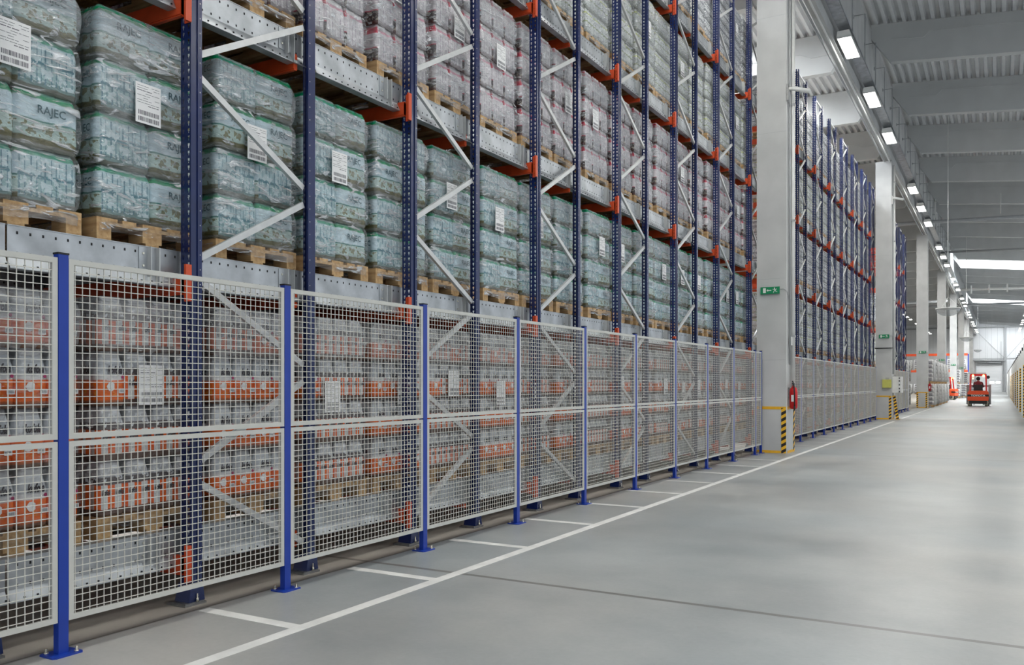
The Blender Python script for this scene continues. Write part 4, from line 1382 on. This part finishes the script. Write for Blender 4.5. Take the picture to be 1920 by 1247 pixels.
# cable tray beside the lamps
mb = MB(); y1 = 180
mb.box(-3.85, -3.55, -8, y1, LZ + 0.22, LZ + 0.225, 'galv'); mb.box(-3.85, -3.845, -8, y1, LZ + 0.22, LZ + 0.29, 'galv'); mb.box(-3.555, -3.55, -8, y1, LZ + 0.22, LZ + 0.29, 'galv')
add_thing('cable_tray', mb, 'long galvanised cable tray running above the left row of ceiling lights', 'cable tray')
mb = MB()
mb.tube([(-4.25, -8, 10.87), (-4.25, y1, 10.87)], 0.03, 'grey', 6)
add_thing('conduit', mb, 'long thin grey conduit under the left edge of the girder', 'conduit')
mb = MB()
mb.tube([(-4.05, -8, 10.85), (-4.05, y1, 10.85)], 0.025, 'white', 6)
add_thing('conduit', mb, 'long thin white conduit under the middle of the girder', 'conduit')
mbm = MB(); mbm.tube([(0, 0, 0), (0.35, 0, 0), (0.35, 0, -1.5)], 0.018, 'grey', 6); mbm.box(-0.02, 0.03, -0.05, 0.05, -0.05, 0.05, 'grey')
hb = mbm.mesh('hanger_rod')
for k in range(24):
    y = 20.5 + 2.54 * k
    obj('hanger_rod', hb, loc=(-3.96, y, 12.85), label='thin grey angled rod on the girder side, %s of a long row' % nth(k), cat='rod', group='angled rods along the girder')

# roof pipes across the hall
mb = MB(); mb.tube([(-28, 57.2, 11.9), (10, 57.2, 10.9)], 0.11, 'grey', 10)
for x in (-3.4, 0.0, 3.4): mb.tube([(x, 57.2, 11.4 - 0.026 * x), (x, 57.2, 12.6)], 0.03, 'white', 6)
add_thing('roof_pipe', mb, 'dark grey pipe crossing the hall under the roof above the third column', 'pipe')
mb = MB(); mb.tube([(-3.9, 99.4, 11.25), (8, 99.4, 10.95)], 0.14, 'white', 10)
for x in (-2.6, -1.0, 0.6, 2.2): mb.box(x - .07, x + .07, 99.2, 99.6, 10.8, 11.6, 'white')
add_thing('roof_pipe', mb, 'white pipe with collars crossing the hall below the far skylight', 'pipe')
mb = MB(); mb.tube([(-3.9, 77.5, 12.2), (8, 77.5, 11.8)], 0.09, 'grey', 10)
add_thing('roof_pipe', mb, 'thin dark pipe crossing in front of the nearer skylight', 'pipe')
mb = MB(); mb.tube([(-28, 118, 11.3), (8, 118, 11.1)], 0.12, 'grey', 10)
add_thing('roof_pipe', mb, 'dark pipe crossing the hall just past the second skylight', 'pipe')
mb = MB(); mb.tube([(-28, 98, 10.0), (-4.7, 98, 10.0)], 0.14, 'grey', 10)
add_thing('roof_pipe', mb, 'dark pipe seen between the third and fourth columns', 'pipe')

# hanging dome mirrors
def dome():
    o = obj('dome_mirror', None)
    mb = MB(); prof = []
    for k in range(9):
        a = R(90) * k / 8; prof.append((0.47 * math.cos(a) + 0.001, -0.34 * math.sin(a)))
    mb.lathe(prof[::-1], (0, 0, 0), 'glass', 24); obj('bowl', mb.mesh('mirror_bowl'), o)
    mb = MB(); mb.lathe([(0.47, -0.02), (0.49, -0.02), (0.49, 0.02), (0.47, 0.02)], (0, 0, 0), 'white', 24); obj('rim', mb.mesh('mirror_rim'), o)
    mb = MB(); mb.tube([(0, 0, 0.02), (0, 0, zr(-1.95) + 0.02 - 4.72)], 0.012, 'white', 6)
    for k in range(3):
        t = k * 2.094; mb.tube([(0.46 * math.cos(t), 0.46 * math.sin(t), 0.02), (0, 0, 0.5)], 0.006, 'white', 5)
    obj('suspension_rod', mb.mesh('suspension_rod'), o)
    return o


dm = dome(); dm.location = (-1.95, 41.0, 4.72); dm['label'] = 'largest hanging dome mirror, at the crossing by the second column'; dm['category'] = 'mirror'; dm['group'] = 'hanging dome mirrors'
for (a, D, z, lb) in ((2.26, 65, 5.05, 'second hanging dome mirror, above the small parked forklift'), (2.6, 112, 6.0, 'third hanging dome mirror, left of the far door top'), (2.0, 150, 5.6, 'smallest hanging dome mirror, in front of the door lintel')):
    o = tree(dm, (-a, (D - a * 0.4968) / 0.8679, z), 0, lb, 'hanging dome mirrors'); o['category'] = 'mirror'
    for ch in o.children:
        if ch.name.startswith('suspension'): ch.scale = (1, 1, (zr(-a) + 0.02 - z) / (zr(-1.95) + 0.02 - 4.72))

# ------------------------------------------------------------------ forklifts
def wheel(r, w, tyre='tyre'):
    mb = MB(); mb.lathe([(r * 0.5, -w / 2), (r * 0.95, -w / 2), (r, -w / 2 + 0.02), (r, w / 2 - 0.02), (r * 0.95, w / 2), (r * 0.5, w / 2)], (0, 0, 0), tyre, 20, 'x')
    mb.lathe([(r * 0.5, -w / 2 - 0.005), (r * 0.5, w / 2 + 0.005)], (0, 0, 0), 'black', 16, 'x'); mb.lathe([(r * 0.15, -w / 2 - 0.02), (r * 0.15, w / 2 + 0.02)], (0, 0, 0), 'grey', 10, 'x')
    return mb


def forklift(label):
    """rear faces -Y, origin on floor under the rear"""
    o = obj('forklift', None, label=label, cat='forklift')
    mb = MB()
    mb.prism([(-0.60, 0.38), (0.60, 0.38), (0.62, 0.5), (0.62, 0.93), (0.54, 1.05), (-0.54, 1.05), (-0.62, 0.93), (-0.62, 0.5)], 'fork', 0.0, 0.45)
    mb.box(-0.56, 0.56, 0.45, 1.9, 0.35, 0.95, 'fork')
    mb.box(-0.52, 0.52, 0.02, 1.8, 0.18, 0.38, 'black')
    obj('counterweight_body', mb.mesh('counterweight_body'), o)
    mb = MB(); mb.box(-0.625, 0.625, -0.006, 0.3, 0.66, 0.80, 'black')
    nb_ = obj('name_band', mb.mesh('name_band'), o)
    mb = MB(); put_text(mb, T_TOY, lambda x, y: (x, -0.012, 0.67 + y * 0.95), 'white'); obj('lettering', mb.mesh('lettering'), nb_)
    mb = MB()
    for sx in (-1, 1):
        mb.bar((sx * 0.48, 0.35, 1.0), (sx * 0.45, 0.45, 2.1), 0.09, 0.09, 'red', up=(1, 0, 0))
        mb.bar((sx * 0.45, 0.40, 2.1), (sx * 0.45, 1.75, 2.16), 0.06, 0.06, 'red', up=(1, 0, 0))
        mb.bar((sx * 0.48, 1.85, 0.9), (sx * 0.45, 1.75, 2.16), 0.07, 0.07, 'red', up=(1, 0, 0))
    mb.box(-0.47, 0.47, 0.36, 0.48, 2.02, 2.14, 'red')
    for k in range(7): mb.box(-0.42, 0.42, 0.55 + k * 0.18, 0.60 + k * 0.18, 2.14, 2.17, 'red')
    mb.box(-0.60, 0.45, 0.9, 1.9, 2.20, 2.26, 'white')
    obj('overhead_guard', mb.mesh('overhead_guard'), o)
    for x in (-0.30, 0.32):
        mb = MB(); mb.lathe([(0.07, 0), (0.07, -0.05)], (x, 0.36, 2.05), 'amber', 12, 'y'); obj('rear_light', mb.mesh('rear_light'), o)
    mb = MB(); mb.lathe([(0.05, 0), (0.05, -0.03)], (-0.30, 0.36, 1.87), 'amber', 12, 'y'); obj('rear_light', mb.mesh('rear_light'), o)
    mb = MB()
    for sx in (-1, 1): mb.box(sx * 0.66 - 0.08, sx * 0.66 + 0.08, 1.95, 2.1, 0.1, 1.45, 'grey')
    mb.box(-0.62, 0.62, 1.98, 2.06, 1.30, 1.42, 'grey')
    obj('mast', mb.mesh('mast'), o)
    mb = MB()
    for x in (-0.3, 0.3): mb.box(x - 0.06, x + 0.06, 2.1, 3.2, 0.08, 0.13, 'plate')
    obj('fork_tine', mb.mesh('fork_tine'), o)
    wm = wheel(0.27, 0.20).mesh('wheel'); wf = wheel(0.34, 0.26, 'black').mesh('wheel')
    for sx in (-1, 1):
        obj('wheel', wm, o, (sx * 0.50, 0.35, 0.27)); obj('wheel', wf, o, (sx * 0.52, 1.6, 0.34))
    mb = MB(); mb.box(-0.27, 0.27, 0.55, 1.1, 0.95, 1.12, 'black'); mb.box(-0.27, 0.27, 0.50, 0.62, 1.05, 1.45, 'black'); obj('seat', mb.mesh('forklift_seat'), o)
    mb = MB(); mb.lathe([(0.10, -0.02), (0.11, 0.02)], (0.58, 0.5, 1.95), 'black', 14, 'y'); mb.tube([(0.45, 0.5, 1.95), (0.58, 0.5, 1.95)], 0.012, 'black', 6); obj('side_mirror', mb.mesh('side_mirror'), o)
    return o


fk = forklift('orange-red forklift driving away down the middle of the aisle'); FX, FY = -1.30, 64.6
fk.location = (FX, FY, 0)
fk2 = tree(fk, (-3.62, 91.2, 0), R(78), 'small orange-red forklift parked left beside the fifth column')
fk2['category'] = 'forklift'

# driver: one skinned body
def person(loc):
    P = {'pel': (0, 0.78, 1.15), 'spn': (0, 0.72, 1.35), 'chs': (0, 0.72, 1.52), 'nck': (0, 0.75, 1.66), 'hd1': (0, 0.78, 1.75), 'hd2': (0, 0.79, 1.86),
         'ls': (-0.19, 0.73, 1.56), 'le': (-0.27, 0.86, 1.32), 'lh': (-0.14, 1.15, 1.34), 'rs': (0.19, 0.73, 1.56), 're': (0.28, 0.86, 1.32), 'rh': (0.12, 1.15, 1.34),
         'lhp': (-0.10, 0.80, 1.12), 'lk': (-0.16, 1.22, 1.15), 'lf': (-0.16, 1.30, 0.97), 'rhp': (0.10, 0.80, 1.12), 'rk': (0.16, 1.22, 1.15), 'rf': (0.16, 1.30, 0.97)}
    rad = {'pel': .17, 'spn': .16, 'chs': .18, 'nck': .06, 'hd1': .085, 'hd2': .10, 'ls': .075, 'le': .05, 'lh': .035, 'rs': .075, 're': .05, 'rh': .035,
           'lhp': .10, 'lk': .07, 'lf': .05, 'rhp': .10, 'rk': .07, 'rf': .05}
    E = [('pel', 'spn'), ('spn', 'chs'), ('chs', 'nck'), ('nck', 'hd1'), ('hd1', 'hd2'), ('chs', 'ls'), ('ls', 'le'), ('le', 'lh'), ('chs', 'rs'), ('rs', 're'), ('re', 'rh'),
         ('pel', 'lhp'), ('lhp', 'lk'), ('lk', 'lf'), ('pel', 'rhp'), ('rhp', 'rk'), ('rk', 'rf')]
    # hands: palm plus five fingers each
    for s_, h in ((-1, 'lh'), (1, 'rh')):
        hx, hy, hz = P[h]
        P[h + 'p'] = (hx, hy + 0.07, hz + 0.01); rad[h + 'p'] = .028; E.append((h, h + 'p'))
        for f in range(4):
            nm = h + 'f%d' % f; off = (f - 1.5) * 0.019
            P[nm] = (hx + off, hy + 0.13, hz + 0.015); P[nm + 't'] = (hx + off, hy + 0.15, hz - 0.025)
            rad[nm] = .009; rad[nm + 't'] = .008; E += [(h + 'p', nm), (nm, nm + 't')]
        P[h + 'th'] = (hx - s_ * 0.04, hy + 0.08, hz + 0.0); rad[h + 'th'] = .009; E.append((h, h + 'th'))
    names = list(P); idx = {n_: i for i, n_ in enumerate(names)}
    me = bpy.data.meshes.new('person'); me.from_pydata([P[n_] for n_ in names], [(idx[a], idx[b]) for a, b in E], [])
    me.materials.append(M['skin'])
    o = bpy.data.objects.new('person', me); COL.objects.link(o); o.location = loc
    sk = o.modifiers.new('skin', 'SKIN')
    for n_, i in idx.items():
        me.skin_vertices[0].data[i].radius = (rad[n_], rad[n_] * (0.72 if n_ in ('spn', 'chs', 'pel') else 1))
        me.skin_vertices[0].data[i].use_root = (n_ == 'pel')
    sb = o.modifiers.new('sub', 'SUBSURF'); sb.levels = 2; sb.render_levels = 2
    o['label'] = 'person in a dark red top sitting and driving the forklift, seen from behind'; o['category'] = 'person'
    # clothing shell: jacket torso and sleeves, trousers
    def cloth(name, pairs, extra, m):
        mb = MB()
        for a, b in pairs: 
            mb.tube([P[a], P[b]], [rad[a] + extra, rad[b] + extra], m, 12)
        for a in set(sum(([p, q] for p, q in pairs), [])):
            c = P[a]; r_ = rad[a] + extra
            mb.lathe([(r_ * math.sin(R(15 + 30 * t)), -r_ * math.cos(R(15 + 30 * t))) for t in range(6)], c, m, 12)
        return obj(name, mb.mesh(name), o)
    cloth('jacket', [('pel', 'spn'), ('spn', 'chs'), ('chs', 'ls'), ('ls', 'le'), ('le', 'lh'), ('chs', 'rs'), ('rs', 're'), ('re', 'rh')], 0.012, 'shirt')
    cloth('trousers', [('pel', 'lhp'), ('lhp', 'lk'), ('lk', 'lf'), ('pel', 'rhp'), ('rhp', 'rk'), ('rk', 'rf')], 0.012, 'cap')
    mb = MB(); mb.lathe([(0.06, -0.13), (0.105, -0.09), (0.118, -0.02), (0.115, 0.04), (0.08, 0.10), (0.02, 0.125)], (0, 0.765, 1.86), 'cap', 16); obj('hair', mb.mesh('hair'), o)
    mb = MB()
    mb.lathe([(0.012, 0.0), (0.006, 0.03)], (0, 0.885, 1.83), 'skin', 8, 'y')
    for x in (-0.035, 0.035): mb.lathe([(0.01, 0), (0.004, 0.012)], (x, 0.875, 1.865), 'cap', 8, 'y')
    mb.box(-0.025, 0.025, 0.872, 0.882, 1.785, 1.793, 'shirt')
    for x in (-0.105, 0.105): mb.lathe([(0.02, -0.01), (0.028, 0.0), (0.02, 0.01)], (x, 0.80, 1.84), 'skin', 8, 'x')
    obj('face', mb.mesh('face'), o)
    return o


person((FX, FY, 0.0))

# ------------------------------------------------------------------ bag stacks
def bag_stack(seed):
    mb = MB(); rng = random.Random(seed); L = 5; h = 0.27
    for l in range(L):
        z = 0.0 + l * h
        rings = []
        for k, (zf, s_) in enumerate(((0.0, 0.90), (0.15, 0.985), (0.5, 1.0), (0.85, 0.985), (1.0, 0.90))):
            b = len(mb.v)
            for t in range(28):
                a = 2 * math.pi * t / 28
                ex_ = 0.22; cx, sx = math.cos(a), math.sin(a)
                x = 0.5 * s_ * (abs(cx) ** ex_) * (1 if cx >= 0 else -1); y = 0.6 * s_ * (abs(sx) ** ex_) * (1 if sx >= 0 else -1)
                wv = 0.02 * noise.noise(Vector((x * 6, y * 6, z * 5 + seed)))
                mb.v.append((x * (1 + wv), y * (1 + wv), z + zf * h))
            rings.append(b)
        for i, (a, b) in enumerate(zip(rings, rings[1:])):
            for t in range(28): mb.face([a + t, a + (t + 1) % 28, b + (t + 1) % 28, b + t], 'bagd' if (i in (1, 2) and 3 < (t + 26) % 7 + 2 < 8) else 'bag', True)
        mb.face([rings[-1] + t for t in range(28)], 'bag')
    # white corner folds of the hood film
    for sx in (-1, 1):
        for sy in (-1, 1): mb.tube([(sx * 0.485, sy * 0.585, 0), (sx * 0.49, sy * 0.59, 0.7), (sx * 0.47, sy * 0.57, L * h)], 0.045, 'bag', 6)
    return mb.mesh('bag_load')


BAGS = [bag_stack(1), bag_stack(2)]
small_pal = MB(); small_pal.add(pd)
for y in (-0.35, 0, 0.35):
    small_pal.add(ps, 0, y, 0)
    for x in (-0.5275, 0, 0.5275): small_pal.add(pb2, x, y, 0)
small_pal.v = [(y, x, z) for x, y, z in small_pal.v]
small_pal.f = [tuple(reversed(f)) for f in small_pal.f]
PALR = small_pal.mesh('wooden_pallet')
for k, y in enumerate((61.6, 65.5, 69.4, 73.3, 77.2)):
    for t in range(2):
        zb = t * 1.52
        wd = ('lower', 'upper')[t]
        x = -4.15 - 0.04 * t
        obj('wooden_pallet', PALR, loc=(x, y, zb), label='pallet under the %s white bag load, %s stack past the third column' % (wd, nth(k)), cat='pallet', group='pallets under the bag stacks')
        obj('bag_load', BAGS[(k + t) % 2], loc=(x, y, zb + 0.1445), label='%s load of white bags, %s stack past the third column' % (wd, nth(k)), cat='bag load', group='white bag loads past the third column')
for k, (x, y) in enumerate(((-4.2, 103.5), (-3.75, 108.5), (-4.1, 125.5), (-3.4, 129))):
    for t in range(2 if k % 2 == 0 else 1):
        obj('wooden_pallet', PALR, loc=(x, y, t * 1.52), label='pallet of the far bag stack %s past the fifth column' % nth(k), cat='pallet', group='pallets under the far bag stacks')
        obj('bag_load', BAGS[k % 2], loc=(x, y, t * 1.52 + 0.1445), label='far white bag load, %s past the fifth column, %s tier' % (nth(k), ('floor', 'upper')[t]), cat='bag load', group='far white bag loads')
for k, (x, y) in enumerate(((-5.6, 57.2), (-6.9, 57.2), (-5.6, 60.5), (-7.0, 60.5))):
    for t in range(2):
        obj('wooden_pallet', PALR, loc=(x, y, t * 1.52), label='pallet in the dim group behind the third fence, %s place' % nth(k), cat='pallet', group='pallets behind the third fence')
        obj('wrapped_load', BAGS[(k + t) % 2], loc=(x, y, t * 1.52 + 0.1445), label='dim wrapped load between second and third columns, %s place, %s tier' % (nth(k), ('floor', 'upper')[t]), cat='wrapped load', group='dim loads behind the third fence')

# far transverse rack
YR = 136.0
for k, x in enumerate((-3.95, -6.75, -9.55, -12.35)):
    o = obj('rack_truss', None, loc=(x, YR, 0), label='far blue rack upright facing the aisle, %s from the right' % nth(k), cat='rack frame', group='far rack frames')
    mb = MB(); mb.box(-0.06, 0.06, 0, 0.1, 0, 5.75, 'blue2'); up_ = mb.mesh('upright')
    obj('upright', up_, o); obj('upright', up_, o, (0, 1.0, 0))
    mb = MB()
    for z in range(5): mb.bar((0, 0.1, 0.3 + z * 1.05), (0, 1.0, 0.3 + (z + 1) * 1.05), 0.03, 0.04, 'brace', up=(1, 0, 0))
    obj('bracing', mb.mesh('bracing'), o)
for k, x in enumerate((-6.69, -9.49, -12.29)):
    for z in (3.2, 5.55):
        mb = MB(); mb.box(0, 2.68, -0.03, 0.03, z, z + 0.30, 'orange'); mb.box(0, 2.68, 1.05, 1.11, z, z + 0.30, 'orange')
        obj('rack_crossbar', mb.mesh('rack_crossbar'), loc=(x, YR, 0), label='far orange %s beam, %s bay from the right' % ('top' if z > 5 else 'middle', nth(k)), cat='beam', group='far orange beams')
    for q, (dx, zz) in enumerate(((0.6, 3.5), (1.95, 3.5), (0.6, 0), (1.95, 0))):
        obj('wooden_pallet', PALR, loc=(x + dx, YR + 0.55, zz), label='pallet on the far transverse rack', cat='pallet', group='pallets of the far rack')
        obj('bag_load', BAGS[q % 2], loc=(x + dx, YR + 0.55, zz + 0.1445), label='whitish bag load on the far transverse rack under the orange beam', cat='bag load', group='bag loads of the far rack')

# ------------------------------------------------------------------ right row of guards
gp = obj('guard_barrier', None)
mb = MB(); mb.box(0.0, 0.12, 0, 0.12, 0, 3.05, 'white'); obj('post', mb.mesh('guard_post'), gp)
mb = MB(); mb.box(0.16, 0.34, 0.02, 0.10, 0, 3.0, 'grey'); obj('rear_post', mb.mesh('rear_post'), gp)
HZ = haz_strip(-0.002, 0.10, -0.012, 0.0, 0.05, 2.3)
mb = MB(); mb.box(0.02, 0.08, 0.02, 0.1, 3.05, 3.2, 'black'); obj('top_knob', mb.mesh('top_knob'), gp)
mb = MB(); mb.box(0.40, 0.42, 0, 3.9, 0.2, 2.95, 'white')
for k in range(6): mb.box(0.395, 0.425, k * 0.76, k * 0.76 + 0.04, 0.15, 3.0, 'grey')
mb.box(0.39, 0.43, 0, 3.9, 0.12, 0.2, 'grey'); mb.box(0.0, 0.42, -0.06, 0.0, 2.85, 2.95, 'white'); obj('sheet', mb.mesh('guard_sheet'), gp, (0, 0.12, 0))
yy = [34.5 + 4.05 * k for k in range(30)]
gb = [gp]
for k in range(1, 30): gb.append(tree(gp, (0.84, yy[k], 0)))
for k, o in enumerate(gb):
    o.location = (0.84, yy[k], 0)
    if k % 2 == 0 and k < 17:
        obj('hazard_strip', HZ, o)
        o['label'] = 'white guard barrier with black and yellow striped edge, %s striped one of the row' % nth(k // 2)
        o['group'] = 'striped guard barriers'
    else:
        o['label'] = 'plain white guard barrier, %s of the row opposite the racks' % nth(k)
        o['group'] = 'plain guard barriers'
    o['category'] = 'guard barrier'
mb = MB(); mb.box(-9.3, -8.2, 84.0, 84.05, 7.9, 8.35, 'ycap')
for x in (-9.2, -8.3): mb.tube([(x, 84.02, 8.3), (x, 84.02, 14.2)], 0.01, 'grey', 5)
add_thing('yellow_sign', mb, 'yellow sign hanging high between the second and third columns', 'sign')
print('objects', len(bpy.data.objects))
